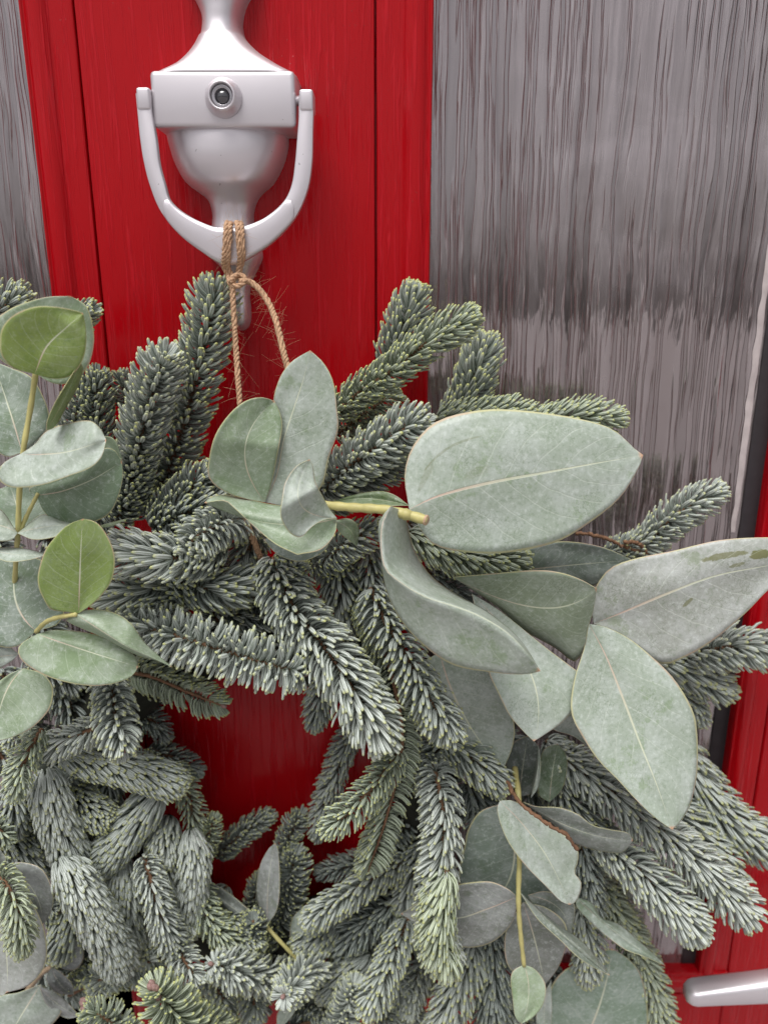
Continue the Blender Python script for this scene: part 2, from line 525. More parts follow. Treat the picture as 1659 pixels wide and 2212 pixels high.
def mould(x_in, x_out, name, z0=ZLOW, z1=ZT, mitre=None):
    """glazing moulding from groove (x_in) to glass side (x_out)"""
    w = x_out - x_in; s = 1 if w > 0 else -1; aw = abs(w)
    P = [(0, 0.009), (0, 0.0005), (0.001, -0.0005), (0.40 * aw, -0.0008), (0.46 * aw, -0.0006), (0.54 * aw, -0.0030), (0.66 * aw, -0.0042), (0.80 * aw, -0.0038), (0.88 * aw, -0.0018), (0.91 * aw, -0.0012), (0.955 * aw, -0.0026), (aw, -0.001), (aw, 0.012)]
    P = [(x_in + s * a, b_) for a, b_ in P]
    return prism_xz(name, round_profile(P, 2), z0, z1, M_DOOR, door, mitre)


mould(XL1 - G1, XL0, "moulding")
mould(XR1 + G1, XR0, "moulding")
# right stile with its own bead, and bottom rail
WM = abs(XR0 - XR1) * 0.72
mould(XG + WM, XG, "moulding", ZB, ZT, -1.0 if False else None)
XS1 = XG + 0.30
prism_xz("lock_stile", round_profile([(XG + WM + G1, 0.03), (XG + WM + G1, 0.0), (XG + WM + 0.003, -0.0004), (XS1, -0.0004), (XS1, 0.03)], 2), ZLOW, ZT, M_DOOR, door)


def box(name, x0, x1, y0, y1, z0, z1, mat, parent, bev=0.0):
    bm = bmesh.new()
    bmesh.ops.create_cube(bm, size=1.0)
    for v in bm.verts:
        v.co = Vector((x0 + (v.co.x + .5) * (x1 - x0), y0 + (v.co.y + .5) * (y1 - y0), z0 + (v.co.z + .5) * (z1 - z0)))
    if bev:
        bmesh.ops.bevel(bm, geom=list(bm.edges), offset=bev, segments=3, profile=0.5, affect='EDGES')
    me = bpy.data.meshes.new(name); bm.to_mesh(me); bm.free()
    return link(name, me, mat, parent, smooth=bool(bev))


# horizontal bead under the right pane: same section laid along x
def hbead(name, x0, x1, ztop):
    aw = WM
    P = [(0, 0.012), (0, -0.001), (0.05 * aw, -0.0030), (0.10 * aw, -0.0012), (0.16 * aw, -0.0055), (0.28 * aw, -0.0072), (0.46 * aw, -0.0072), (0.6 * aw, -0.0045), (0.66 * aw, -0.0002), (0.72 * aw, -0.0010), (aw, -0.0004), (aw, 0.009)]
    P = round_profile(P, 2)
    rows = [np.stack([np.full(len(P), x), P[:, 1], ztop - P[:, 0]], 1) for x in (x0, x1)]
    n = len(P); j = np.arange(n - 1)
    return link(name, mesh_np(name, np.vstack(rows), [np.stack([j, j + 1, n + j + 1, n + j], 1)]), M_DOOR, door)


hbead("moulding", XR0 + 0.0, XG + WM, ZB)
box("bottom_rail", XR0, XG + WM, 0.0, 0.02, ZLOW, ZB - WM - 2 * G1, M_DOOR, door, 0.0008)
box("lower_stile_block", XG + 0.0005, XG + WM - 0.0003, 0.0008, 0.02, ZLOW, ZB - 0.0005, M_DOOR, door, 0.0004)
pane_y = 0.007
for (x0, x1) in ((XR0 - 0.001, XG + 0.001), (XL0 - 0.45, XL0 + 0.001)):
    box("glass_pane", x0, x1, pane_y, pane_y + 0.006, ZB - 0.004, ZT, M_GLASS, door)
# added dark and ragged pale strips painting reflections on the right pane's lock side
box("dark_reflection_strip", XG - 0.0100, XG + 0.0006, pane_y - 0.0012, pane_y + 0.002, ZB + 0.0005, ZT, M_BLACK, door, 0.0005)
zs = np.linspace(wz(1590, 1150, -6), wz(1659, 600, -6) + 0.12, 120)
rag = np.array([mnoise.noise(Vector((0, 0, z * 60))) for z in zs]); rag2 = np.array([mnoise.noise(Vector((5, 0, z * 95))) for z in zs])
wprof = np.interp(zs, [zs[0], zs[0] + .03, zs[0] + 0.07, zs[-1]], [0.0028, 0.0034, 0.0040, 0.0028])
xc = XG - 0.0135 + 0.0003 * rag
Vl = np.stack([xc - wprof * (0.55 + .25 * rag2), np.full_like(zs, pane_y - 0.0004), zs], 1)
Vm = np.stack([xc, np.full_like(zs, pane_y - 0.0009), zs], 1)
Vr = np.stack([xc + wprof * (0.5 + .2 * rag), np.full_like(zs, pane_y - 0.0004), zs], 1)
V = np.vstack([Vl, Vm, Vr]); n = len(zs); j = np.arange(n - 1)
link("pale_reflection_strip", mesh_np("pale_reflection_strip", V, [np.vstack([np.stack([j, n + j, n + j + 1, j + 1], 1), np.stack([n + j, 2 * n + j, 2 * n + j + 1, n + j + 1], 1)])]), M_PALE, door)

# lever handle
hd = at(1700, 2150, 0)
lev = []
hp = catmull([tuple(at(1481, 2146, 52)), tuple(at(1540, 2141, 52)), tuple(at(1640, 2133, 53)), tuple(at(1760, 2122, 54)), tuple(at(1860, 2112, 54))], 40)
k = mpp(1560, 2140, 52)
bm = bmesh.new()
rings = []
for i, p in enumerate(hp):
    f = i / (len(hp) - 1)
    hh = (19 + 14 * min(1, f * 1.6)) * k
    ww = 0.008
    if i == 0: hh *= 0.72; ww *= 0.6
    elif i == 1: hh *= 0.92; ww *= 0.9
    ring = []
    for a in range(16):
        t = a * 2 * math.pi / 16
        ct, st = math.cos(t), math.sin(t)
        ex = 0.55
        ring.append(bm.verts.new(Vector(p) + Vector((0, ww * math.copysign(abs(ct) ** ex, ct), hh * math.copysign(abs(st) ** ex, st)))))
    rings.append(ring)
for r0, r1 in zip(rings[:-1], rings[1:]):
    for a in range(16):
        bm.faces.new((r0[a], r0[(a + 1) % 16], r1[(a + 1) % 16], r1[a]))
bm.faces.new(rings[0]); bm.faces.new(rings[-1][::-1])
bmesh.ops.recalc_face_normals(bm, faces=bm.faces)
me = bpy.data.meshes.new("door_handle"); bm.to_mesh(me); bm.free()
hob = link("door_handle", me, M_METAL, door)
hob['label'] = "silver lever door handle at the lower right"
pe = hp[-1]
tube("spindle", [pe + [0, 0, 0], pe + [0, 0.03, 0], pe + [0, 0.052, 0]], 0.008, M_METAL, hob, 16)

# ------------------------------------------------------------------ door knocker
kn = empty("door_knocker", tuple(at(488, 300, 0)))
tag(kn, "silver urn-shaped door knocker with spy hole, fixed to red door", "door knocker")


def loft(name, stations, mat, parent, seg=32, sq=None):
    """stations: (px_left, px_right, py, depth_mm, f): half-round bodies rising from the door face;
    f: how far out (share of depth) the outline seen in the photo lies."""
    rows = []
    for (xl, xr, py, dep, f) in stations:
        pl, pr = at(xl, py, dep * f), at(xr, py, dep * f)
        c = (pl + pr) / 2; hw = (pr[0] - pl[0]) / 2
        row = []
        for a in range(seg + 1):
            t = math.pi * a / seg
            ct, st = math.cos(t), math.sin(t)
            e = 0.8 * (1 - f) + 0.30 * f if f > 0.3 else 0.8
            row.append((c[0] - hw * math.copysign(abs(ct) ** e, ct), 0.0 - dep / 1000 * st ** e, c[2]))
        rows.append(row)
    return grid_obj(name, np.array(rows), mat, parent)


def grid_obj(name, R, mat, parent):
    n, mm = R.shape[:2]
    V = R.reshape(-1, 3)
    i = np.arange(n - 1)[:, None] * mm; j = np.arange(mm - 1)[None, :]
    Q = np.stack([i + j, i + mm + j, i + mm + j + 1, i + j + 1], -1).reshape(-1, 4)
    me = mesh_np(name, V, [Q])
    bm = bmesh.new(); bm.from_mesh(me); bmesh.ops.recalc_face_normals(bm, faces=bm.faces); bm.to_mesh(me); bm.free()
    return link(name, me, mat, parent)


def smooth_st(st, n=60):
    A = np.array(st, float)
    s = A[:, 2]
    q = np.linspace(s[0], s[-1], n)
    # monotone-ish catmull in py
    C = catmull(A, n * 3)
    o = np.argsort(C[:, 2])
    return [(np.interp(y, C[o, 2], C[o, 0]), np.interp(y, C[o, 2], C[o, 1]), y, np.interp(y, C[o, 2], C[o, 3]), np.interp(y, C[o, 2], C[o, 4])) for y in q]


# neck above the block
NECK = [(392, 572, -60, 14, .25), (405, 558, -30, 17, .25), (422, 534, 0, 20, .25), (436, 524, 32, 20, .25), (438, 523, 60, 20, .25), (431, 533, 86, 21.5, .3), (408, 562, 114, 25, .5), (372, 600, 134, 28.5, .8), (324, 635, 149, 30.8, 1.0), (324, 635, 160, 30.0, 1.0)]
loft("neck", smooth_st(NECK, 70), M_METAL, kn)
# cup below the block down to the pinch, then foot and drop
CUP = [(352, 628, 262, 26), (357, 622, 285, 28), (366, 619, 320, 29), (378, 609, 355, 28.5), (400, 590, 392, 25), (430, 566, 416, 20), (446, 557, 428, 17.5), (455, 550, 445, 15), (459, 547, 470, 14), (455, 552, 500, 15), (448, 562, 530, 17), (455, 566, 555, 17), (480, 556, 580, 14), (496, 545, 605, 11), (502, 539, 635, 10), (504, 541, 665, 12), (507, 541, 690, 12), (512, 537, 705, 9), (520, 529, 713, 3)]
loft("cup", smooth_st([(*c_, .25) for c_ in CUP], 110), M_METAL, kn)

# block
pa, pb, pc, pd = at(321, 149, 31), at(636, 149, 31), at(635, 275, 31), at(335, 275, 31)
bx0 = (pa[0] + pd[0]) / 2 - 0.0006; bx1 = (pb[0] + pc[0]) / 2 + 0.0006
bz1, bz0 = pa[2], pc[2]
box("block", bx0, bx1, -0.031, 0.0, bz0, bz1, M_METAL, kn, 0.0026)
# crest: curved shoulder on top of the block front
# spy hole
sc_ = at(482, 209, 33); k2 = mpp(482, 209, 33)


def disc_stack(name, cx, cz, prof, mat, parent, seg=40):
    """prof: (radius_m, y) revolve about the y axis"""
    R = []
    for r, y in prof:
        R.append([(cx + r * math.cos(a * 2 * math.pi / seg), y, cz + r * math.sin(a * 2 * math.pi / seg)) for a in range(seg + 1)])
    return grid_obj(name, np.array(R), mat, parent)


sp = disc_stack("spy_hole", sc_[0], sc_[2], [(0.0, -0.031), (40 * k2, -0.0312), (40 * k2, -0.0325), (38.5 * k2, -0.0336), (33 * k2, -0.0360), (29 * k2, -0.0376), (27 * k2, -0.0380), (25 * k2, -0.0378), (24 * k2, -0.0368), (23 * k2, -0.0345)], M_METAL, kn)
disc_stack("lens_ring", sc_[0], sc_[2], [(23.5 * k2, -0.0352), (21 * k2, -0.0366), (19 * k2, -0.0352), (17.5 * k2, -0.0358), (15.5 * k2, -0.0346)], M_RIM, sp)
disc_stack("lens", sc_[0], sc_[2], [(15.6 * k2, -0.0350), (12 * k2, -0.0356), (8 * k2, -0.0361), (4 * k2, -0.0364), (0.0, -0.0365)], M_LENS, sp)

# striker (swinging bow)
outer = [(292, 200), (296, 240), (302, 300), (310, 350), (323, 400), (346, 455), (388, 507), (440, 547), (474, 568), (500, 573), (532, 561), (588, 523), (637, 470), (664, 410), (674, 350), (676, 280), (677, 240), (677, 200)]
inner = [(326, 204), (327, 240), (337, 300), (343, 350), (355, 395), (367, 432), (403, 463), (455, 487), (480, 490), (501, 490), (525, 488), (570, 470), (610, 437), (629, 400), (637, 350), (642, 290), (645, 250), (645, 204)]
No = 90
oc, ic = catmull(outer, No), catmull(inner, No)
u = np.linspace(-1, 1, No)
dep_f = 37 - 5.0 * np.abs(u) ** 2            # bow leans slightly out at the bottom
rows = []
for i in range(No):
    o3, i3 = at(oc[i, 0], oc[i, 1], dep_f[i]), at(ic[i, 0], ic[i, 1], dep_f[i])
    ctr = (o3 + i3) / 2; hv = (o3 - i3) / 2
    th = 0.0044
    sec = []
    for (a, d_) in [(-1, 0.9), (-1, 0.22), (-0.97, 0.08), (-0.88, 0.01), (0, 0), (0.88, 0.01), (0.97, 0.08), (1, 0.22), (1, 0.9), (0.8, 1.6), (0, 1.9), (-0.8, 1.6), (-1, 0.9)]:
        p = ctr + hv * a; sec.append((p[0], p[1] + th * d_, p[2]))
    rows.append(sec)
st = grid_obj("striker", np.array(rows), M_METAL, kn)
# raised central pad of the bow: thin plate over the lower part
rows = []
for i in range(No):
    if not (-0.42 <= u[i] <= 0.42): continue
    o3, i3 = at(oc[i, 0], oc[i, 1], dep_f[i]), at(ic[i, 0], ic[i, 1], dep_f[i])
    ctr = (o3 + i3) / 2; hv = (o3 - i3) / 2
    e = math.sqrt(max(0, 1 - (max(0, abs(u[i]) - 0.37) / 0.05) ** 2))
    e = max(e, 0.05)
    rows.append([(lambda p, q: (p[0], p[1] + q, p[2]))(ctr + hv * a * e * 0.985, dq) for a, dq in [(-1, 0.001), (-0.97, -0.0006), (-0.7, -0.0010), (0, -0.0013), (0.7, -0.0010), (0.97, -0.0006), (1, 0.001)]])
grid_obj("striker_pad", np.array(rows), M_METAL, st)
# knuckles at the arm tops and hinge pins
for (x0, x1, y0, y1, nm) in ((293, 326, 187, 236, 'l'), (646, 677, 191, 238, 'r')):
    a, b_ = at(x0, y0, 33), at(x1, y1, 33)
    box("knuckle", a[0], b_[0], -0.0335, -0.019, b_[2], a[2], M_METAL, st, 0.0012)
pl, pr = at(300, 215, 27), at(672, 216, 27)
tube("hinge_pin", [(pl[0], -0.026, pl[2]), (pr[0], -0.026, pr[2])], 0.0024, M_METAL, st, 14)

# ------------------------------------------------------------------ twine
tw = empty("twine", tuple(at(510, 605, 40)))
tag(tw, "brown jute twine knotted round the knocker, holding the wreath", "twine")
fuzz = []


def twine(name, pts, parent, rad_px=6.2, turns_per_m=120, fuzzn=60):
    fuzzn = int(fuzzn * 1.5)
    P = catmull([tuple(at(x, y, d)) for x, y, d in pts], max(30, 14 * len(pts)))
    L = np.linalg.norm(np.diff(P, axis=0), axis=1).sum()
    n = max(40, int(L * 2600))
    P = catmull(P, n)
    T, N, B = frames(P)
    s = np.linspace(0, L, n)
    mp = mpp(pts[0][0], pts[0][1], pts[0][2])
    R = rad_px * 1.0 * mp
    items = []
    for k in range(3):
        ph = s * turns_per_m * 2 * math.pi + k * 2 * math.pi / 3 + 0.9 * np.sin(s * 210 + rad_px) + 0.5 * np.sin(s * 473)
        wob = 1 + 0.14 * np.sin(s * 700 + 2.1 * k) + 0.10 * np.sin(s * 1900 + 5 * k)
        Q = P + (R * 0.5) * (np.cos(ph)[:, None] * N + np.sin(ph)[:, None] * B)
        items.append(tube_arrays(Q, R * 0.56 * wob, 6))
    V, polys = join_arrays(items)
    o = link(name, mesh_np(name, V, polys), M_TWINE, parent)
    for _ in range(fuzzn):
        i = rng.integers(0, n)
        a = rng.uniform(0, 2 * math.pi)
        d = math.cos(a) * N[i] + math.sin(a) * B[i]
        l = rng.uniform(0.001, 0.0035) if rng.random() < 0.97 else rng.uniform(0.004, 0.007)
        tv = T[i] * rng.uniform(-2.2, 2.2)
        cv = rng.normal(0, 1.5, 3)
        q = [P[i] + d * R * 0.8 + (d + tv) * l * t + cv * l * t * t for t in np.linspace(0, 1, 6)]
        fuzz.append(tube_arrays(np.array(q), np.linspace(0.000055, 0.00003, 6), 3, False))
    return o


twine("loop", [(492, 480, 30), (489, 488, 40), (487, 520, 42), (485, 555, 41), (484, 575, 37), (492, 592, 36), (500, 602, 38)], tw, 6.0, fuzzn=45)
twine("loop", [(500, 482, 30), (497, 488, 40), (495, 520, 42), (493, 556, 41), (492, 575, 38), (498, 590, 37), (506, 602, 38)], tw, 5.5, fuzzn=20)
twine("loop", [(512, 480, 30), (514, 488, 40), (516, 520, 42), (519, 552, 41), (518, 570, 38), (515, 588, 37), (512, 602, 38)], tw, 6.2, fuzzn=45)
twine("loop", [(521, 481, 30), (522, 488, 40), (524, 520, 42), (526, 548, 41), (524, 565, 38), (518, 588, 37), (514, 602, 38)], tw, 5.0, fuzzn=20)
twine("knot", [(494, 598, 38), (498, 612, 42), (512, 617, 44), (526, 610, 43), (528, 599, 40), (515, 594, 40), (503, 600, 43), (498, 610, 44)], tw, 6.0, fuzzn=40)
twine("hanging_strand", [(503, 604, 42), (504, 650, 44), (507, 700, 46), (511, 770, 50), (515, 830, 56), (518, 875, 60)], tw, 6.3, fuzzn=70)
twine("hanging_strand", [(518, 606, 43), (540, 608, 41), (563, 627, 42), (584, 660, 46), (598, 700, 52), (609, 745, 58), (620, 790, 62), (630, 830, 64)], tw, 6.8, fuzzn=90)
twine("hanging_strand", [(525, 1100, 56), (538, 1140, 56), (553, 1180, 52), (568, 1220, 48), (582, 1260, 44)], tw, 7.0, fuzzn=50)
Vf, Pf = join_arrays(fuzz)
tag(link("loose_fibres", mesh_np("loose_fibres", Vf, Pf), M_TWINE, tw), kind='stuff')

# ------------------------------------------------------------------ wreath
wr_loc = at(540, 1690, 20)
wreath = empty("wreath", tuple(wr_loc))
tag(wreath, "grey-green fir and eucalyptus wreath hanging on the red door", "wreath")
# moss ring that everything is tied to, coloured near-black to paint shaded gaps
R0, R1 = 0.113, 0.021
rows = []
for a in range(97):
    A = a * 2 * math.pi / 96
    rr = []
    for b_ in range(25):
        Bq = b_ * 2 * math.pi / 24
        r = R1 * (1 + 0.16 * mnoise.noise(Vector((math.cos(A) * 9, math.sin(A) * 9, math.cos(Bq) * 2.0))))
        rad = R0 + r * math.cos(Bq)
        rr.append((wr_loc[0] + 0.004 + rad * math.cos(A), -0.020 - r * 0.9 * math.sin(Bq), wr_loc[2] - 0.012 + rad * math.sin(A)))
    rows.append(rr)
grid_obj("moss_ring", np.array(rows), M_MOSS, wreath)

STY = {  # start angle, end angle, exponent, widthmul, density(needles per mm), sweep
    'o': (92, 26, 1.0, 0.98, 4.3), 'f': (82, 12, 1.0, 1.0, 4.4), 's': (62, 4, 1.0, 1.12, 8.5),
    'r': (98, 44, 1.0, 0.86, 4.0), 'b': (72, 100, 1.0, 1.0, 3.6)}
TINT = {'s': (0.49, 0.515, 0.485), 'n': (0.39, 0.42, 0.385), 'g': (0.35, 0.40, 0.265), 'd': (0.27, 0.295, 0.27), 'y': (0.42, 0.47, 0.29), 'k': (0.15, 0.18, 0.16)}  # k is darkened to paint shade deep between the sprigs
TIPA = {'s': 0.55, 'n': 0.95, 'g': 0.95, 'd': 0.7, 'y': 0.85, 'k': 0.3}
NSEC = 6
SECX = np.array([-1, -0.5, 0.5, 1, 0.5, -0.5])
SECY = np.array([0, 0.85, 0.85, 0, -0.75, -0.75])
NST = 5
tri_total = 0
indiv_left = 300
fir_count = 0


def make_needles(base, axis, radial, length, a0, a1, ex, sweep, wid):
    """vectorised needle builder. returns V (n, NST*NSEC+1, 3)"""
    n = len(base)
    ts = np.array([0, 0.22, 0.50, 0.78, 0.94, 1.0])
    pos = base.copy()
    rows = []
    prev = base
    sub = 4
    cur = base.copy()
    wprof = np.array([0.5, 0.84, 1.0, 1.02, 0.74])
    for k in range(NST + 1):
        t = ts[k]
        a = np.radians(a1 + (a0 - a1) * (1 - t) ** (1.0 / ex if ex < 1 else ex))
        d = axis * np.cos(a)[:, None] + radial * np.sin(a)[:, None] + sweep * t
        d /= np.linalg.norm(d, axis=1)[:, None]
        if k > 0:
            cur = cur + (d + pd) * 0.5 * (length * (ts[k] - ts[k - 1]))[:, None]
        pd = d
        if k == NST:
            rows.append(cur[:, None, :]); break
        side = np.cross(d, radial); ln = np.linalg.norm(side, axis=1)[:, None]
        side = np.where(ln > 1e-4, side / np.maximum(ln, 1e-6), np.cross(d, axis + 0.01))
        nor = np.cross(side, d)
        w = (wid * wprof[k])[:, None, None]
        ring = cur[:, None, :] + w * (SECX[None, :, None] * side[:, None, :] + 0.62 * SECY[None, :, None] * nor[:, None, :])
        rows.append(ring)
    # pull the tip back so the end is blunt
    last = rows[-2].mean(axis=1)
    rows[-1] = (last + (rows[-1][:, 0, :] - last) * 0.75)[:, None, :]
    return np.concatenate(rows, axis=1)


_nv = NST * NSEC + 1
_q = []
for i_ in range(NST - 1):
    for j_ in range(NSEC):
        k_ = (j_ + 1) % NSEC
        _q.append((i_ * NSEC + j_, i_ * NSEC + k_, (i_ + 1) * NSEC + k_, (i_ + 1) * NSEC + j_))
_q = np.array(_q)
_t = np.array([((NST - 1) * NSEC + j_, (NST - 1) * NSEC + (j_ + 1) % NSEC, NST * NSEC) for j_ in range(NSEC)])
_ndt = np.concatenate([np.repeat([0, 0.22, 0.50, 0.78, 0.94], NSEC), [1.0]])
_nda = np.concatenate([np.tile(SECX * 0.5 + 0.5, NST), [0.5]])


def needle_mesh(name, V, rnd, tint, tipa):
    n = len(V)
    off = (np.arange(n) * _nv)[:, None, None]
    me = mesh_np(name, V.reshape(-1, 3), [(_q[None] + off).reshape(-1, 4), (_t[None] + off).reshape(-1, 3)])
    nd = np.ones((n, _nv, 4), np.float32)
    nd[:, :, 0] = _ndt; nd[:, :, 1] = _nda; nd[:, :, 2] = rnd[:, None]; nd[:, :, 3] = tipa[:, None]
    at_ = me.attributes.new('nd', 'FLOAT_COLOR', 'POINT'); at_.data.foreach_set('color', nd.ravel())
    tc = np.ones((n, _nv, 4), np.float32); tc[:, :, :3] = tint[:, None, :]
    at_ = me.attributes.new('tint', 'FLOAT_COLOR', 'POINT'); at_.data.foreach_set('color', tc.ravel())
    return me


def fir(pts, r, style='o', tint='n', sweep=(0, 0, 0), bud=0, dens=1.0, lenmul=1.0, indiv=False, label=None, az=None):
    """pts: (px, py, depth_mm) base to tip; r: half-width in photo px; sweep: (right, up, out) drift of needle ends"""
    global tri_total, indiv_left, fir_count
    fir_count += 1
    pts = deep(pts)
    if pts[1][1] > 1550 and pts[1][0] < 900: r *= 0.85      # the lower left sprigs are short and slim
    P = catmull([tuple(at(x, y, d)) for x, y, d in pts], 60)
    mid = pts[len(pts) // 2]
    mp = mpp(*mid)
    seg = np.linalg.norm(np.diff(P, axis=0), axis=1); L = seg.sum()
    P = P + np.stack([np.zeros(60)] * 3, 1)
    T, N, B = frames(P)
    a0, a1, ex, wm, dn = STY[style]
    rm = r * mp
    latf = {'o': 0.86, 'f': 0.70, 's': 0.62, 'r': 0.97, 'b': 1.0}[style]
    Ln = min(0.98 * rm / latf, 0.026) * lenmul
    if style == 's': Ln = min(Ln, 0.0135)
    n = int(L * 1000 * dn * dens) + 22
    s = np.concatenate([np.linspace(0.0, 1.0, n - 18), rng.uniform(0.94, 1.0, 18)])
    s = np.clip(s + rng.normal(0, 0.006, n), 0, 1)
    idx = s * 59
    i0 = np.clip(idx.astype(int), 0, 58); fr = (idx - i0)[:, None]
    lerp = lambda A: A[i0] * (1 - fr) + A[i0 + 1] * fr
    base, ax, nn, bb = lerp(P), lerp(T), lerp(N), lerp(B)
    core = np.zeros(n)
    if style == 's':
        core = np.full(n, max(0.0, 0.92 * rm - 0.0062)) * np.sqrt(np.clip((1 - s) / 0.10, 0.0, 1)) * np.sqrt(np.clip(0.25 + s / 0.10, 0, 1))
    phi = np.arange(n) * 2.39996 + rng.normal(0, 0.14, n)
    if az is not None:
        # comb: keep needles to two sides of the twig as seen from az direction
        azv = np.array([az[0], -az[2], az[1]], float)
        pn = (nn @ azv); pb = (bb @ azv)
        front = np.arctan2(pb, pn)
        sgn = np.where(rng.random(n) < 0.5, 1, -1)
        phi = front + sgn * rng.uniform(0.9, 2.3, n)
    radial = np.cos(phi)[:, None] * nn + np.sin(phi)[:, None] * bb
    fl = radial[:, 1]
    tl = min(0.3, 0.006 / max(L, 0.01))
    endf = np.clip((s - 1 + 2 * tl) / (2 * tl), 0, 1) ** 1.4
    A0 = (a0 + rng.normal(0, 4.5, n)) * (1 - 0.5 * endf)
    A1 = (a1 + rng.normal(0, 6, n)) * (1 - 0.4 * endf)
    if style == 'b':
        A0 = a0 + rng.normal(0, 8, n) - endf * 30; A1 = a1 + rng.normal(0, 9, n) - endf * 20
    ln = Ln * rng.uniform(0.86, 1.08, n) * (1 - 0.38 * endf) * np.clip(0.75 + s * 2.5, 0, 1)
    lnv = None
    sw = np.array([sweep[0], -sweep[2], sweep[1]], float)[None, :] + rng.normal(0, 0.06, (n, 3))
    wid = 0.00117 * wm * rng.uniform(0.88, 1.12, n) * np.clip(rm / 0.013, 0.8, 1.12)
    keep = base[:, 1] + radial[:, 1] * ln * 0.8 < -0.0005
    V = make_needles(base + radial * (0.0007 + core)[:, None], ax, radial, ln, A0, A1, ex, sw, wid)
    V[:, :, 1] = np.minimum(V[:, :, 1], -0.0006)
    V = V[keep]; n = len(V)
    rnd = rng.random(n)
    tb = np.array(TINT[tint])[None, :] * np.exp(rng.normal(0, 0.07, (n, 1))) * np.array([1, 1, 1])[None, :]
    ta = np.clip(TIPA[tint] + rng.normal(0, 0.2, n), 0, 1)
    tri_total += n * 54
    cen = P[0]
    tb_o = tube("fir_sprig", np.vstack([P, P[-1] + T[-1] * 0.001]), (np.concatenate([np.maximum(0.0016, max(0.0, 0.92 * rm - 0.0062) * np.sqrt(np.clip((1 - np.linspace(0, 1, 60)) / 0.10, 0, 1))), [0.0008]]) if style == 's' else np.linspace(0.0016, 0.0008, 61)), (M_CORE if style == 's' else M_TWIG), wreath, 7)
    if label: tb_o['label'] = label
    if indiv and indiv_left > 0:
        # the needles that show largest are objects of their own
        order = np.argsort(V[:, -1, 1])
        pick = order[:min(indiv_left, n)]
        indiv_left -= len(pick)
        for q in pick:
            me = needle_mesh("needle", V[q:q + 1], rnd[q:q + 1], tb[q:q + 1], ta[q:q + 1])
            link("needle", me, M_NEEDLE, tb_o)
        rest = np.setdiff1d(np.arange(n), pick)
    else:
        rest = np.arange(n)
    if len(rest):
        o = link("needles", needle_mesh("needles", V[rest], rnd[rest], tb[rest], ta[rest]), M_NEEDLE, tb_o)
        o['kind'] = 'stuff'
    for q in range(bud):
        c = P[-1] + T[-1] * 0.0025 + rng.normal(0, 0.0022 if bud > 1 else 0, 3) * (1 if q else 0)
        ball("bud", c, 0.0015 if bud == 1 else 0.0019, tb_o, T[-1])
    return tb_o


def ball(name, c, r, parent, axis):
    bm = bmesh.new()
    bmesh.ops.create_uvsphere(bm, u_segments=9, v_segments=7, radius=1.0)
    rot = Vector(axis).to_track_quat('Z', 'Y')
    for v in bm.verts:
        p = v.co.copy(); z = p.z
        p.z = z * 1.35
        if z > 0: p.x *= (1 - 0.35 * z); p.y *= (1 - 0.35 * z)
        v.co = rot @ (p * r * (1 + 0.12 * mnoise.noise(p * 3))) + Vector(c)
    me = bpy.data.meshes.new(name); bm.to_mesh(me); bm.free()
    return link(name, me, M_BUD, parent)


def deep(pts):
    return [(x, y, d + 0.38 * max(0.0, d - 30)) for x, y, d in pts]


# ---- fir sprigs, upper half
fir([(345, 1070, 24), (370, 1000, 26), (395, 925, 28), (425, 810, 30), (468, 622, 30)], 60, 'o', 'n', (0, -0.10, 0.1), label="tall fir sprig reaching up to the twine knot")
fir([(285, 1120, 30), (285, 1040, 36), (305, 940, 42), (345, 800, 48), (356, 772, 50)], 60, 'o', 's', (0, 0.1, 0.1))
fir([(215, 960, 26), (205, 880, 28), (212, 818, 30)], 48, 'o', 'd', (0.1, 0.1, 0.1))
fir([(150, 960, 28), (170, 880, 30), (180, 830, 30)], 45, 'o', 'd')
fir([(300, 900, 16), (272, 850, 18), (262, 815, 18)], 34, 'o', 'd')
fir([(-70, 720, 28), (0, 670, 30), (38, 640, 30)], 45, 'f', 'n')
fir([(140, 740, 30), (170, 690, 32), (192, 672, 34)], 36, 'f', 'n', (0.2, 0, 0))
fir([(330, 1120, 34), (390, 1075, 42), (445, 1025, 44)], 52, 'o', 'd', (0.2, 0.1, 0.1))
fir([(250, 1130, 36), (280, 1060, 38), (300, 990, 40)], 50, 'o', 'd', (0.2, 0, 0.2))
fir([(330, 1140, 40), (400, 1110, 46), (470, 1080, 44)], 48, 'f', 'd')
fir([(545, 1130, 34), (500, 1125, 48), (440, 1150, 60), (390, 1190, 68)], 62, 'r', 's', (0.25, -0.45, 0.3))
fir([(480, 1180, 48), (430, 1200, 60), (372, 1205, 70), (300, 1195, 68), (262, 1185, 62)], 56, 'f', 's', (-0.1, 0, 0.2), label="pale fir sprig with needles swept to the left")
fir([(420, 1290, 44), (340, 1270, 54), (290, 1280, 54), (240, 1295, 48)], 52, 'f', 'n', (-0.1, 0.0, 0.2))
fir([(370, 1250, 48), (440, 1270, 54), (500, 1265, 50), (545, 1245, 44)], 52, 'f', 'n', (0.1, -0.1, 0.2))
fir([(560, 1130, 30), (540, 1180, 38), (530, 1240, 40), (500, 1290, 38)], 50, 'o', 'd', (0.1, -0.2, 0))
fir([(470, 1320, 34), (540, 1330, 36), (600, 1320, 34)], 48, 'o', 'k')
fir([(280, 1340, 60), (340, 1362, 66), (425, 1388, 72), (545, 1425, 76), (648, 1452, 78)], 68, 'b', 's', (0.0, -0.05, 0.15), bud=2, indiv=False, label="pale fir sprig lying across the top of the opening")
fir([(270, 1450, 38), (330, 1462, 42), (400, 1492, 46), (475, 1522, 50)], 48, 'r', 'g', (0.35, -0.35, 0.1), bud=1, az=(0, 0, 1))
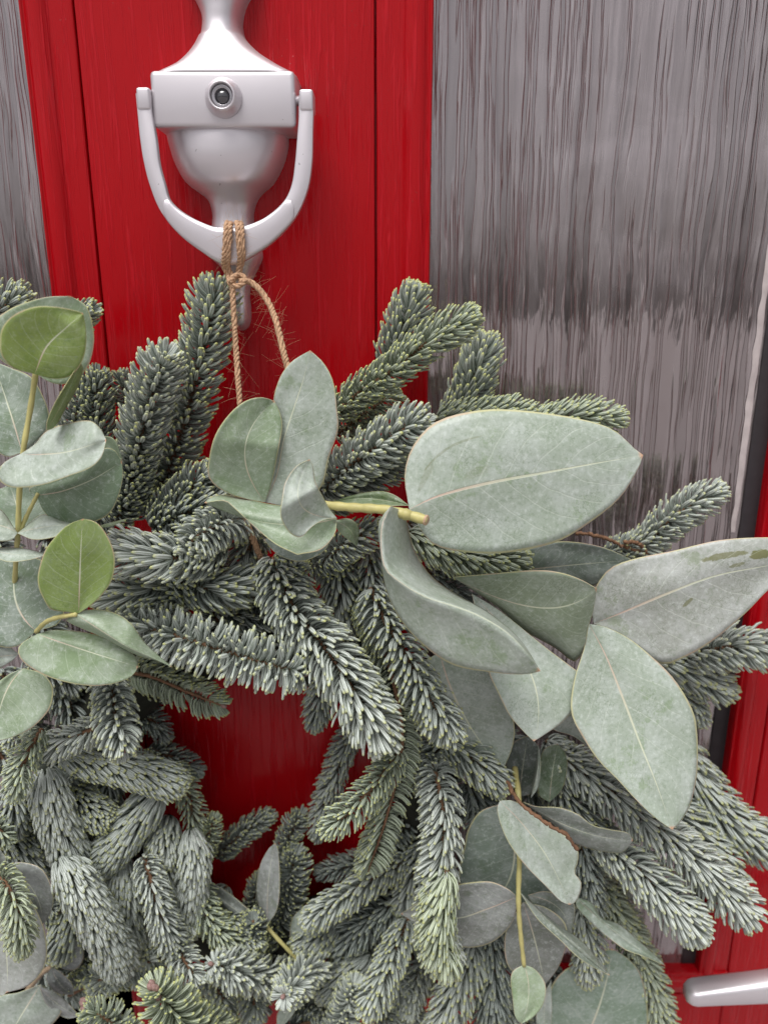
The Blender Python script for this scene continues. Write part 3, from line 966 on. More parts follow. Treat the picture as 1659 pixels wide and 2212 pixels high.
fir([(590, 1205, 46), (612, 1270, 56), (650, 1335, 66), (710, 1410, 76), (770, 1500, 82), (825, 1592, 86)], 72, 'o', 's', (0, 0.02, 0.1), bud=0, indiv=True, label="large fir sprig slanting down to the right of the opening")
fir([(600, 1260, 46), (620, 1240, 50), (640, 1215, 52)], 46, 'o', 'n', (-0.2, 0.1, 0))
fir([(680, 1225, 40), (740, 1180, 48), (810, 1140, 48)], 44, 'o', 'n', (0.1, -0.3, 0.2), label="fir sprig under the curled leaf")
fir([(725, 1190, 36), (738, 1270, 40), (748, 1345, 38)], 56, 'o', 'd', (0, -0.15, 0.1))
fir([(800, 1180, 36), (800, 1250, 40), (815, 1320, 40)], 46, 'o', 'd', (0, -0.2, 0.1))
fir([(800, 1270, 52), (830, 1340, 60), (868, 1400, 66), (915, 1490, 74), (978, 1585, 78)], 60, 'r', 'n', (-0.35, -0.45, 0.2), label="fir sprig lying over the grey leaf")
fir([(780, 1300, 44), (838, 1430, 54), (868, 1580, 62), (856, 1680, 66), (830, 1780, 68), (795, 1880, 66)], 46, 'r', 'g', (0.0, -0.25, 0.15), bud=0, az=(0.4, 0, 1))
fir([(866, 1620, 66), (815, 1690, 74), (755, 1755, 80), (708, 1792, 82)], 54, 'r', 'g', (-0.25, -0.25, 0.25), bud=1)
fir([(770, 1560, 24), (735, 1640, 26), (705, 1730, 26), (688, 1800, 26)], 40, 'o', 'd', (-0.3, 0, 0))
fir([(720, 1430, 36), (695, 1500, 38), (680, 1560, 38)], 40, 'o', 'd', (0, -0.2, 0))
# upper right
fir([(840, 800, 22), (858, 745, 24), (876, 690, 26), (893, 640, 28)], 48, 'f', 'n', (0.05, -0.05, 0.1), label="fir tip standing against the red moulding")
fir([(720, 900, 34), (775, 850, 40), (835, 808, 46), (930, 735, 52), (1012, 688, 54)], 42, 'f', 'g', (0, 0, 0.1), bud=0, label="yellow-tipped fir sprig crossing the edge of the glass")
fir([(960, 930, 16), (995, 880, 18), (1025, 815, 20), (1045, 748, 20)], 50, 'f', 'n')
fir([(940, 905, 34), (1050, 893, 34), (1135, 888, 32)], 34, 'f', 'g', (0, 0.4, 0))
fir([(1120, 920, 26), (1200, 905, 26), (1270, 898, 26), (1330, 905, 26)], 38, 'f', 'g', (0.1, 0.3, 0))
fir([(690, 1065, 42), (740, 1020, 48), (800, 975, 52), (860, 935, 54), (905, 908, 55)], 62, 'o', 's', (0.05, -0.05, 0.15), bud=0, label="fir sprig between the curled leaf and the large oval leaf")
fir([(700, 1090, 36), (760, 1050, 40), (820, 1010, 40), (870, 980, 40)], 52, 'o', 'd', (0.2, -0.4, 0.1))
fir([(725, 940, 24), (780, 900, 28), (850, 850, 26)], 46, 'r', 'g', (0.3, -0.3, 0.1))
fir([(880, 1150, 42), (980, 1195, 46), (1060, 1210, 46), (1118, 1210, 46)], 44, 'f', 'g', (0, -0.3, 0.1))
fir([(880, 1130, 30), (960, 1180, 34), (1060, 1230, 34)], 46, 'o', 'd', (0, -0.3, 0.1))
fir([(1330, 1210, 20), (1400, 1165, 24), (1460, 1112, 28), (1545, 1060, 30)], 46, 'o', 's', (0.15, -0.15, 0.1), label="silvery fir sprig standing out over the glass")
fir([(1310, 1200, 22), (1345, 1185, 24), (1372, 1170, 24)], 34, 'o', 'd')
fir([(1480, 1420, 26), (1560, 1400, 32), (1625, 1395, 34), (1690, 1410, 34)], 54, 'o', 's', (-0.1, -0.35, 0.1))
fir([(1400, 1410, 20), (1470, 1440, 22), (1530, 1470, 22), (1558, 1485, 22)], 48, 'f', 'n')
fir([(1440, 1470, 16), (1490, 1510, 16), (1512, 1552, 16)], 36, 'o', 'n')
fir([(1440, 1580, 24), (1500, 1680, 28), (1560, 1760, 32), (1655, 1828, 34)], 54, 'f', 'n', label="fir sprig reaching across the right-hand red frame")
fir([(1180, 1620, 40), (1260, 1668, 46), (1380, 1758, 54), (1490, 1848, 62), (1615, 1975, 66)], 62, 'r', 's', (0.2, -0.35, 0.2), label="long silvery fir sprig pointing at the door handle")
fir([(1400, 1720, 36), (1470, 1780, 40), (1530, 1850, 42), (1570, 1915, 42)], 58, 'f', 'n')
fir([(1290, 1810, 50), (1370, 1872, 62), (1440, 1940, 70), (1500, 2005, 72)], 58, 'o', 's', (0, -0.05, 0.15))
fir([(1180, 1650, 38), (1240, 1740, 42), (1310, 1830, 42)], 56, 'r', 'd', (0, -0.3, 0.1))
fir([(1180, 1600, 36), (1230, 1650, 38), (1300, 1700, 38)], 50, 'o', 'd', (0, -0.2, 0.1))
fir([(1255, 1820, 44), (1272, 1900, 46), (1272, 1985, 46)], 42, 'o', 'k', (0, 0, 0.5))
fir([(1255, 1960, 48), (1272, 2040, 52), (1268, 2108, 52)], 42, 'o', 'n', (0, -0.1, 0.3))
fir([(1290, 1900, 36), (1370, 2040, 40), (1410, 2140, 42), (1435, 2240, 42)], 46, 'r', 'g', (0.2, -0.2, 0))
fir([(1330, 1900, 28), (1330, 1960, 30), (1370, 2010, 30)], 40, 'o', 'd')
fir([(955, 1600, 44), (925, 1650, 50), (912, 1690, 50)], 50, 'o', 'd', (-0.2, -0.2, 0.1))
fir([(960, 1600, 46), (1020, 1640, 54), (1075, 1688, 60)], 46, 'f', 'n', (0, -0.2, 0.1))
fir([(930, 1640, 52), (945, 1690, 64), (958, 1780, 72), (950, 1900, 78), (945, 2010, 82), (968, 2085, 82)], 58, 'r', 's', (-0.55, -0.2, 0.2), label="long hanging fir sprig beside the dark gap")
fir([(965, 1880, 82), (952, 1960, 86), (950, 2030, 88), (968, 2085, 88)], 46, 'f', 'y', (-0.45, -0.1, 0.1))
fir([(1010, 1690, 40), (1040, 1740, 42), (1040, 1800, 42)], 46, 'o', 'k')
# bottom centre and right
fir([(1060, 2000, 40), (1068, 2080, 46), (1062, 2160, 48), (1060, 2230, 48)], 48, 'o', 'k', (0, 0, 0.6))
fir([(1025, 2040, 46), (1000, 2110, 54), (970, 2180, 58), (955, 2240, 58)], 52, 'o', 'n', (0, -0.2, 0.2))
fir([(720, 2260, 58), (745, 2190, 62), (765, 2130, 62)], 48, 'o', 's')
fir([(880, 1985, 48), (850, 2060, 58), (825, 2120, 64), (795, 2180, 68)], 52, 'o', 'n', (0, 0, 0.5))
fir([(880, 1860, 36), (810, 1895, 46), (740, 1940, 54), (668, 1985, 58)], 48, 'o', 'n', (-0.1, -0.5, 0.3))
fir([(925, 1800, 32), (895, 1880, 38), (868, 1955, 40)], 48, 'o', 'd', (-0.1, -0.1, 0.2))
fir([(880, 1930, 34), (800, 1985, 40), (730, 2045, 42)], 62, 'r', 'k', (-0.3, -0.3, 0.1))
fir([(820, 1850, 16), (750, 1870, 18), (695, 1885, 18)], 36, 'o', 'k')
fir([(470, 1850, 18), (525, 1800, 20), (578, 1765, 20)], 31, 'f', 'd', label="short dark fir tip inside the opening, left")
fir([(560, 2040, 20), (590, 1930, 24), (620, 1820, 24), (648, 1762, 24)], 36, 'o', 'd', (0, -0.1, 0.1), label="dark fir tip standing up inside the opening")
fir([(600, 2020, 26), (625, 1920, 32), (635, 1850, 32)], 42, 'f', 'd', (0.1, -0.5, 0.1))
fir([(520, 2010, 16), (545, 1960, 18), (560, 1900, 18)], 32, 'o', 'd')
fir([(640, 2115, 44), (560, 2110, 60), (500, 2095, 70), (462, 2085, 74)], 58, 'b', 's', (0.45, -0.1, 0.2), bud=1)
fir([(690, 2080, 48), (650, 2110, 64), (615, 2150, 78)], 56, 'b', 's', (0.15, 0.25, 0.2), bud=1, label="pale fir rosette facing out at the bottom")
fir([(800, 2060, 40), (740, 2110, 46), (700, 2140, 46)], 42, 's', 'd')
fir([(860, 2110, 40), (880, 2180, 44), (900, 2250, 44)], 46, 'o', 'd')
fir([(600, 2230, 44), (680, 2210, 46), (760, 2230, 46)], 46, 'o', 'k')
fir([(880, 1830, 24), (850, 1780, 26), (900, 1850, 26)], 40, 'o', 'k')
# left side of the opening and lower left
fir([(235, 1455, 56), (243, 1500, 66), (252, 1560, 76), (264, 1612, 82)], 56, 'o', 's', (0, 0, 0.3), bud=1)
fir([(250, 1560, 60), (190, 1580, 66), (140, 1600, 66), (105, 1625, 62)], 52, 'r', 's', (-0.2, -0.5, 0.2))
fir([(130, 1625, 52), (220, 1645, 56), (310, 1668, 58), (385, 1692, 58)], 46, 's', 'n', (0.15, -0.45, 0.1))
fir([(90, 1575, 66), (62, 1625, 72), (40, 1680, 76), (34, 1712, 76)], 50, 'r', 'g', (-0.25, -0.4, 0.2))
fir([(98, 1655, 58), (108, 1720, 62), (130, 1790, 62), (160, 1855, 58)], 49, 's', 's', (0, -0.15, 0.1), label="scaly silver fir sprig at the far left")
fir([(130, 1850, 66), (170, 1915, 72), (215, 1995, 72), (262, 2085, 66)], 52, 's', 's', (0.05, -0.1, 0.1), bud=1, label="thick scaly silver fir sprig slanting down to the right")
fir([(345, 1705, 46), (295, 1770, 52), (250, 1825, 54), (210, 1870, 52)], 50, 's', 'n', (-0.1, -0.15, 0.1))
fir([(370, 1650, 30), (405, 1720, 38), (425, 1790, 40)], 42, 'r', 'g', (0.3, -0.1, 0))
fir([(435, 1860, 32), (448, 1815, 38), (462, 1772, 38)], 36, 'r', 'g', (0.3, 0.1, 0))
fir([(320, 1620, 22), (380, 1640, 24), (425, 1665, 24)], 38, 'o', 'k')
fir([(300, 1540, 20), (330, 1560, 22), (355, 1590, 22)], 38, 'o', 'k')
fir([(312, 1850, 60), (325, 1900, 68), (345, 1970, 70), (378, 2050, 66)], 50, 'r', 's', (0.35, -0.25, 0.2), bud=1)
fir([(412, 1790, 46), (420, 1860, 54), (412, 1940, 54), (400, 2010, 50)], 40, 's', 's', (0, -0.2, 0.1))
fir([(330, 1790, 40), (355, 1840, 48), (378, 1910, 48)], 46, 's', 'n', (0.1, -0.1, 0))
fir([(262, 1850, 48), (268, 1940, 54), (280, 2050, 52)], 44, 's', 'n', (0, -0.15, 0.1))
fir([(425, 1905, 48), (440, 1965, 54), (475, 2015, 56), (530, 2045, 54)], 50, 'r', 'g', (0.25, -0.15, 0.1))
fir([(372, 2030, 60), (395, 2070, 70), (425, 2118, 76)], 48, 'r', 's', (0.15, -0.2, 0.2))
fir([(300, 1990, 44), (308, 2050, 48), (312, 2110, 46)], 40, 's', 'n')
fir([(-30, 1870, 84), (12, 1910, 96), (38, 1970, 100), (48, 2050, 98)], 52, 'r', 'y', (-0.25, -0.6, 0.1), label="yellow-green fir sprig over the grey leaf at the left edge")
fir([(-40, 1770, 58), (-5, 1790, 64), (18, 1815, 64)], 38, 'r', 'g')
fir([(0, 1770, 42), (50, 1830, 48), (95, 1870, 46)], 44, 's', 'd')
fir([(30, 1690, 52), (32, 1740, 56), (40, 1790, 52)], 48, 'o', 'd', (0, -0.3, 0))
fir([(150, 2150, 46), (230, 2110, 54), (300, 2085, 54), (360, 2070, 50)], 52, 'r', 'n', (0.1, -0.45, 0.1), az=(0, 0, 1))
fir([(180, 2080, 40), (230, 2050, 42), (290, 2090, 42)], 46, 'o', 'k')
fir([(440, 2270, 84), (385, 2200, 92), (338, 2140, 94)], 64, 'r', 'y', (0.3, 0.1, 0.1), bud=5, lenmul=1.2, dens=0.9, label="yellow-green fir sprig with purple buds at the bottom")
fir([(300, 2270, 78), (240, 2210, 84), (190, 2185, 84)], 52, 'r', 'g', (0.1, -0.2, 0.1), bud=5)
fir([(500, 2260, 66), (470, 2220, 74), (432, 2190, 78)], 46, 'r', 'y', (0.3, -0.3, 0), bud=4)
fir([(330, 1890, 30), (220, 1880, 34), (170, 1900, 34)], 44, 'o', 'k')
# short tips facing many ways between the larger sprigs, lower left and bottom
for (x0, y0, ang, ln_, sty, tn) in ((60, 1760, -70, 100, 's', 'n'), (190, 1735, 30, 100, 's', 'n'), (235, 1700, 100, 110, 'f', 'd'), (300, 1660, 200, 90, 'o', 'd'), (200, 1880, 250, 100, 's', 'd'), (320, 1990, 75, 110, 's', 's'), (360, 1810, 95, 90, 's', 's'), (290, 2010, 110, 90, 's', 'n'), (250, 2110, 160, 100, 'o', 'n'), (330, 2080, 20, 100, 'r', 'n'), (470, 1960, 120, 100, 'o', 'd'), (500, 2010, 20, 110, 'f', 'n'), (470, 2150, 60, 100, 'o', 'n'), (545, 2170, 100, 90, 'o', 'n'), (560, 2030, 240, 80, 'f', 'd'), (690, 2020, 130, 100, 's', 'd'), (740, 2080, 60, 110, 'o', 'n'), (690, 2190, 20, 90, 'o', 's'), (830, 2200, 80, 90, 'o', 'n'), (900, 2130, 110, 110, 'o', 's'), (920, 2030, 60, 90, 'o', 'd'), (1090, 2180, 70, 90, 'o', 'n'), (80, 1950, 40, 90, 'o', 'd'), (140, 2010, 110, 100, 's', 'n'), (30, 1560, 100, 90, 'o', 'n'), (150, 1690, 280, 80, 'o', 'n'), (400, 1960, 80, 90, 's', 's'), (210, 1960, 45, 90, 's', 'n')):
    a_ = math.radians(ang + rng.uniform(-12, 12)); dx, dy = math.cos(a_) * ln_ / 2, math.sin(a_) * ln_ / 2
    d_ = rng.uniform(38, 50)
    fir([(x0 - dx, y0 - dy, d_ - 10), (x0 + rng.uniform(-8, 8), y0 + rng.uniform(-8, 8), d_), (x0 + dx, y0 + dy, d_ + 6)], rng.uniform(40, 46), sty, tn, (0, -0.15, 0.15), bud=int(rng.random() < 0.25))
# fillers deep in the ring, mostly tinted dark to paint the shade there
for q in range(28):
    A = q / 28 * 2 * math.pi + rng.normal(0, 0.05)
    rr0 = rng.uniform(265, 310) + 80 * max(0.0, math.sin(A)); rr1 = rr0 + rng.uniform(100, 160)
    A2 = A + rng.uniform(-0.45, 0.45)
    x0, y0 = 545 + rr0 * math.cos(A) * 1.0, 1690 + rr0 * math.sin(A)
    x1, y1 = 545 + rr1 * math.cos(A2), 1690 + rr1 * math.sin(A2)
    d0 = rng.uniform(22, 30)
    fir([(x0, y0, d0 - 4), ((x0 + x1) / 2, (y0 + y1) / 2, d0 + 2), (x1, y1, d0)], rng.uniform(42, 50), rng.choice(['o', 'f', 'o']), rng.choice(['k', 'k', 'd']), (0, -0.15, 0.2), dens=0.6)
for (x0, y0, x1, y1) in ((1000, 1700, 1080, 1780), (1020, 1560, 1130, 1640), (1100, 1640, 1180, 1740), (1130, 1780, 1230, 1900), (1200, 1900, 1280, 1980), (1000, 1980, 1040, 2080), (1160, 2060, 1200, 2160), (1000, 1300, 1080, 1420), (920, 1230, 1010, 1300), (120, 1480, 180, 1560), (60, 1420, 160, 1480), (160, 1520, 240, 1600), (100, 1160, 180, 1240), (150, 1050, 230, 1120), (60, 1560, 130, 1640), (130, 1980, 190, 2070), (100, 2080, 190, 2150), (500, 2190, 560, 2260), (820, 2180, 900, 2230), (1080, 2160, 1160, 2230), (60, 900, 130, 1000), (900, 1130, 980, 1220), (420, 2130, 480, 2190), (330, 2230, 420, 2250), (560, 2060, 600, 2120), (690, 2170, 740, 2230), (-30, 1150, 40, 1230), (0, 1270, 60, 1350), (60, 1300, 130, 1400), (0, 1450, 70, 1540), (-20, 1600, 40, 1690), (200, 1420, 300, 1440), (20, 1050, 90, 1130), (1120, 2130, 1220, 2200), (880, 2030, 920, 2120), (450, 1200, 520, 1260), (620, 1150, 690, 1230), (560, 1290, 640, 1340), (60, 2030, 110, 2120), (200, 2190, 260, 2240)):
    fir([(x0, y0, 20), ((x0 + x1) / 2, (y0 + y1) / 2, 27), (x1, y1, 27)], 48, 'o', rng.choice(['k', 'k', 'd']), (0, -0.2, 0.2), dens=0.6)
print("fir sprigs", fir_count, "needle tris", tri_total)

# ---- eucalyptus
NU, NV = 30, 8


def leaf(parent, Lp, Rp, d, Mp=None, tint=(0.33, 0.40, 0.355), dl=0.0, dr=0.0, dm=0.0, off=(0, 0), wave=1.0, label=None, pw=1.6, mat=None):
    """Lp, Rp: edge outlines base to tip in photo px (shared end points); d: (base, mid, tip) depth in mm;
    dl, dr: depth added at the left / right edge; dm: depth bulge of the middle line"""
    d = [q + 0.38 * max(0.0, q - 30) for q in d]
    Lc, Rc = catmull(Lp, NU), catmull(Rp, NU)
    if Mp is not None:
        Mc = catmull(Mp, NU)
    else:                                   # smooth bow through the middle of the outline
        av = (Lc + Rc) / 2
        tq = np.linspace(0, 1, NU)[:, None]
        ctl = 2 * av[NU // 2] - 0.5 * (av[0] + av[-1])
        Mc = (1 - tq) ** 2 * av[0] + 2 * tq * (1 - tq) * ctl + tq ** 2 * av[-1]
    u = np.linspace(0, 1, NU)
    dc = np.interp(u, [0, 0.5, 1], d)
    dc = catmull(np.stack([u, dc], 1)[::7] if NU > 14 else np.stack([u, dc], 1), NU)[:, 1] if len(d) == 3 else dc
    env = np.sin(np.pi * np.clip(u, 0, 1)) ** 0.7
    vv = np.concatenate([-np.linspace(1, 0, NV + 1), np.linspace(0, 1, NV + 1)[1:]])
    X = np.zeros((NU, len(vv), 2)); D = np.zeros((NU, len(vv)))
    sd = rng.uniform(0, 100)
    for j, v in enumerate(vv):
        E = Lc if v < 0 else Rc
        a = abs(v)
        X[:, j] = Mc * (1 - a) + E * a
        D[:, j] = dc + env * (dm * (1 - a ** pw) + (dl if v < 0 else dr) * a ** pw)
        if wave:
            D[:, j] += wave * env * np.array([mnoise.noise(Vector((sd + uu * 2.6, v * 1.3, 0))) for uu in u]) * 2.2
    V = at(X[..., 0] + off[0], X[..., 1] + off[1], D).reshape(-1, 3)
    m_ = len(vv)
    i = np.arange(NU - 1)[:, None] * m_; j = np.arange(m_ - 1)[None, :]
    Q = np.stack([i + j, i + m_ + j, i + m_ + j + 1, i + j + 1], -1).reshape(-1, 4)
    me = mesh_np("leaf", V, [Q])
    uv = me.uv_layers.new(name='luv')
    UV = np.stack([np.repeat(u, m_), np.tile(vv * 0.5 + 0.5, NU)], 1)
    uv.data.foreach_set('uv', UV[Q.ravel()].astype(np.float32).ravel())
    o = link("leaf", me, mat or M_LEAF, parent)
    sm = o.modifiers.new("thickness", 'SOLIDIFY'); sm.thickness = 0.00022; sm.offset = 0
    o.color = (*tint, 0.30 if tint[1] > 2.4 * tint[2] else (0.7 if tint[1] > 1.35 * tint[2] else 1.0))
    if label: o['label'] = label
    return o


def stem(pts, r_px, mat, r_end=None, name="eucalyptus_sprig", parent=None):
    pts = deep(pts)
    P = catmull([tuple(at(x, y, d)) for x, y, d in pts], 8 * len(pts))
    mp = mpp(*pts[0])
    R = np.linspace(r_px, r_end or r_px * 0.8, len(P)) * mp
    R = R * (1 + 0.08 * np.sin(np.arange(len(P)) * 1.1))
    return tube(name, P, R, mat, parent or wreath, 12)


def h(*pts):    # helper for points measured on the doubled upper-left view (origin 0, 600)
    return [(x / 2, 600 + y / 2) for x, y in pts]
def h2(*pts):   # doubled upper-right view
    return [(829.5 + x / 2, 600 + y / 2) for x, y in pts]
def h4(*pts):   # doubled lower-right view
    return [(829.5 + x / 2, 1105.6 + y / 2) for x, y in pts]


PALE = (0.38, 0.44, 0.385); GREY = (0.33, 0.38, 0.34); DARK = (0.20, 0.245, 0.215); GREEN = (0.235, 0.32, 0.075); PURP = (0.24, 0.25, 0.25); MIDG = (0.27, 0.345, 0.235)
# sprig A, right
sA = stem([(690, 1090, 76), (760, 1096, 80), (830, 1101, 84), (880, 1112, 86), (922, 1124, 88)], 9.5, M_STEM, 11)
sa_ = [np.array(at(x, y, d + 0.38 * (d - 30))) for x, y, d in ((917, 1122.6, 87.8), (922.5, 1124.2, 88.1), (923.5, 1124.5, 88.2))]
tube("cut_end", sa_, np.array([11.4, 11.8, 9.0]) * mpp(922, 1124, 110), M_CUT, sA, 14)
sn_ = [np.array(at(x, y, d + 0.38 * (d - 30))) for x, y, d in ((866, 1108, 85), (876, 1111, 86), (888, 1114, 86.5))]
tube("leaf_node", sn_, np.array([10.5, 13.5, 10.5]) * mpp(880, 1112, 108), M_STEM, sA, 14)
leaf(sA, [(884, 1100), (874, 1025), (894, 960), (944, 910), (1029, 887), (1109, 885), (1229, 900), (1319, 925), (1369, 968), (1389, 983)],
     [(884, 1100), (908, 1143), (944, 1180), (1029, 1195), (1109, 1192), (1204, 1170), (1279, 1125), (1339, 1075), (1377, 1015), (1389, 983)], (84, 76, 70),
     [(884, 1100), (950, 1070), (1060, 1042), (1180, 1020), (1290, 1000), (1389, 983)], PALE, dl=-6, dr=2, wave=1.2, label="large pale oval leaf, the widest on the wreath", mat=M_LEAF_L)
leaf(sA, [(845, 1093), (818, 1130), (822, 1190), (833, 1270), (860, 1330), (905, 1385), (975, 1435), (1060, 1452), (1130, 1457), (1167, 1450)],
     [(845, 1093), (872, 1108), (884, 1150), (898, 1195), (932, 1245), (987, 1285), (1042, 1315), (1096, 1355), (1136, 1399), (1167, 1450)], (92, 108, 106),
     [(845, 1093), (824, 1140), (829, 1222), (868, 1260), (920, 1290), (980, 1309), (1035, 1330), (1092, 1364), (1132, 1404), (1167, 1450)], PALE, dl=-9, dr=-40, dm=6, pw=1.0, label="folded leaf arching down over the fir")
leaf(sA, [(979, 1247), (1054, 1240), (1154, 1232), (1209, 1237), (1254, 1252), (1289, 1272)],
     [(979, 1247), (1029, 1280), (1079, 1315), (1129, 1360), (1199, 1400), (1242, 1430), (1264, 1395), (1269, 1360), (1281, 1320), (1289, 1272)], (56, 70, 78), None, (0.27, 0.33, 0.24), dl=8, dr=-12, label="olive cupped leaf in the middle of the cluster")
leaf(sA, [(1019, 1283), (1040, 1370), (1055, 1450), (1075, 1495), (1100, 1545), (1130, 1580), (1153, 1602)],
     [(1019, 1283), (1080, 1320), (1180, 1400), (1262, 1462), (1277, 1483), (1255, 1515), (1215, 1560), (1180, 1585), (1153, 1602)], (58, 72, 78), None, PALE, dl=6, dr=-4)
leaf(sA, [(1282, 1347), (1276, 1300), (1290, 1262), (1319, 1227), (1370, 1207), (1454, 1190), (1554, 1167), (1659, 1161), (1705, 1170), (1735, 1210)],
     [(1282, 1347), (1330, 1365), (1380, 1400), (1430, 1435), (1479, 1420), (1539, 1385), (1610, 1325), (1659, 1275), (1705, 1240), (1735, 1210)], (58, 62, 60),
     [(1282, 1347), (1340, 1325), (1440, 1282), (1540, 1245), (1640, 1225), (1735, 1210)], (0.37, 0.385, 0.37), dl=-5, dr=4, label="grey scuffed leaf running off the right edge", mat=M_LEAF_R)
leaf(sA, [(1272, 1348), (1262, 1400), (1240, 1470), (1234, 1540), (1262, 1598), (1294, 1645), (1334, 1685), (1380, 1735), (1419, 1770), (1452, 1793)],
     [(1272, 1348), (1309, 1355), (1359, 1380), (1409, 1420), (1454, 1465), (1489, 1520), (1504, 1565), (1507, 1655), (1494, 1730), (1474, 1770), (1452, 1793)], (62, 78, 86),
     [(1272, 1348), (1310, 1420), (1350, 1520), (1380, 1600), (1420, 1700), (1452, 1793)], PALE, dl=5, dr=-5, label="large pale leaf hanging down at the right")
leaf(sA, [(1240, 1490), (1205, 1550), (1195, 1576), (1240, 1592), (1300, 1635)], [(1240, 1490), (1280, 1540), (1300, 1590), (1300, 1635)], (56, 58, 60), None, GREY)
leaf(sA, [(950, 1410), (900, 1440), (872, 1490), (876, 1550), (905, 1575), (930, 1605), (980, 1635), (1040, 1650), (1086, 1665)],
     [(950, 1410), (1010, 1420), (1070, 1465), (1100, 1525), (1112, 1575), (1105, 1620), (1086, 1665)], (44, 52, 58), None, GREY, dl=-4, dr=4)
leaf(sA, [(900, 1530), (872, 1570), (868, 1620), (880, 1678)], [(900, 1530), (926, 1590), (925, 1635), (880, 1678)], (34, 36, 38), None, PURP)
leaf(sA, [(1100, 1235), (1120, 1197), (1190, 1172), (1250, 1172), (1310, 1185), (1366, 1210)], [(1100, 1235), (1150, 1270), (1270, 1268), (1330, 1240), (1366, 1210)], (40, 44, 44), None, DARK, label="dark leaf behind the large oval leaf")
leaf(sA, [(884, 1092), (850, 1068), (815, 1061), (760, 1070), (712, 1087)], [(884, 1092), (830, 1093), (770, 1092), (712, 1087)], (62, 58, 54), None, (0.16, 0.22, 0.10), dr=14)
# centre pair
sB = stem([(705, 1092, 74), (690, 1092, 74), (650, 1100, 66), (600, 1100, 56)], 9, M_STEMP, 7)
leaf(sB, h((1145, 970), (1180, 850), (1203, 720), (1216, 640), (1196, 570), (1182, 525), (1210, 430), (1260, 362), (1340, 313)),
     h((1145, 970), (1290, 990), (1390, 900), (1420, 780), (1460, 660), (1455, 560), (1440, 450), (1400, 370), (1340, 313)), (62, 66, 66),
     h((1145, 970), (1195, 850), (1225, 700), (1270, 560), (1310, 440), (1340, 313)), PALE, dl=-3, dr=3, label="upright leaf right of the twine")
leaf(sB, h((1145, 970), (1060, 955), (960, 918), (902, 862), (904, 780), (930, 680), (990, 590), (1060, 532), (1130, 516), (1186, 532)),
     h((1145, 970), (1175, 880), (1200, 760), (1219, 650), (1212, 590), (1186, 532)), (63, 70, 64), None, MIDG, dl=8, dr=-2, label="broad leaf below the hanging twine")
leaf(sB, h((1455, 1038), (1400, 1045), (1345, 1078), (1300, 1121), (1250, 1100), (1213, 1030), (1220, 950), (1235, 880), (1280, 815), (1337, 784)),
     h((1455, 1038), (1425, 1000), (1392, 940), (1362, 880), (1352, 815), (1337, 784)), (80, 92, 82), None, PALE, dl=4, dr=-8, label="small curled leaf in front of the stem")
leaf(sB, h((1455, 1040), (1300, 1000), (1150, 975), (1050, 952), (970, 937), (910, 950), (884, 972)),
     h((1455, 1040), (1445, 1110), (1385, 1175), (1292, 1195), (1286, 1203), (1276, 1193), (1190, 1150), (1100, 1075), (1020, 1000), (970, 962), (884, 972)), (78, 78, 74), None, MIDG, dl=-14, dr=12, label="cupped leaf below, its point hanging down")
leaf(sB, h((1440, 1050), (1462, 1095), (1495, 1125), (1541, 1160)), h((1440, 1050), (1500, 1040), (1537, 1060), (1551, 1100), (1541, 1160)), (80, 74, 70), None, (0.23, 0.31, 0.18), dr=-5)
leaf(sB, h((1445, 1090), (1400, 1180), (1300, 1225), (1200, 1195), (1140, 1130)), h((1445, 1090), (1350, 1120), (1240, 1100), (1140, 1130)), (62, 62, 58), None, DARK, dl=4)
# sprig C, left
sC = stem([(78, 800, 82), (66, 880, 80), (50, 975, 82), (42, 1060, 80), (39, 1150, 78), (35, 1200, 70), (30, 1300, 60)], 6, M_STEM, 6)
stem([(45, 1143, 78), (60, 1110, 78), (82, 1066, 78)], 5, M_STEM, 4, "twig", sC)
stem([(78, 1365, 82), (98, 1345, 86), (125, 1334, 90), (166, 1327, 92)], 5, M_STEM, 5, "twig", sC)
leaf(sC, h((150, 415), (60, 390), (10, 340), (0, 280), (10, 215), (60, 160), (150, 125), (240, 125), (320, 140), (359, 153)),
     h((150, 415), (230, 435), (300, 425), (345, 380), (370, 310), (372, 230), (359, 153)), (86, 92, 90), h((150, 415), (200, 300), (280, 220), (359, 153)), GREEN, dl=3, dr=-3, label="fresh green leaf at the upper left")
leaf(sC, [(75, 805), (20, 790), (-18, 750), (-12, 695), (20, 668), (50, 655), (100, 641), (152, 639)],
     [(75, 805), (110, 826), (142, 829), (172, 813), (193, 785), (203, 740), (200, 700), (186, 660), (152, 639)], (78, 76, 78), None, MIDG, dl=0, dr=0, label="paler leaf behind the green leaf")
leaf(sC, h((200, 660), (205, 615), (240, 535), (300, 435), (346, 363)), h((200, 660), (240, 640), (285, 560), (332, 478), (358, 400), (346, 363)), (92, 88, 84), None, (0.21, 0.29, 0.10), dl=6, dr=-8)
leaf(sC, [(48, 977), (10, 985), (-40, 940), (-60, 870), (-40, 810), (-15, 780)], [(48, 977), (75, 955), (103, 925), (106, 895), (95, 860), (68, 815), (25, 795), (-15, 780)], (72, 66, 62), None, (0.20, 0.26, 0.20), dr=-4)
leaf(sC, h((88, 762), (150, 720), (205, 660), (300, 628), (385, 617), (432, 650), (459, 700)),
     h((88, 762), (30, 790), (0, 820), (-6, 870), (40, 903), (110, 905), (200, 890), (300, 855), (390, 820), (440, 770), (459, 700)), (86, 94, 92),
     h((88, 762), (180, 762), (300, 750), (459, 700)), PALE, dl=-8, dr=4, label="pale leaf pointing right at the left edge")
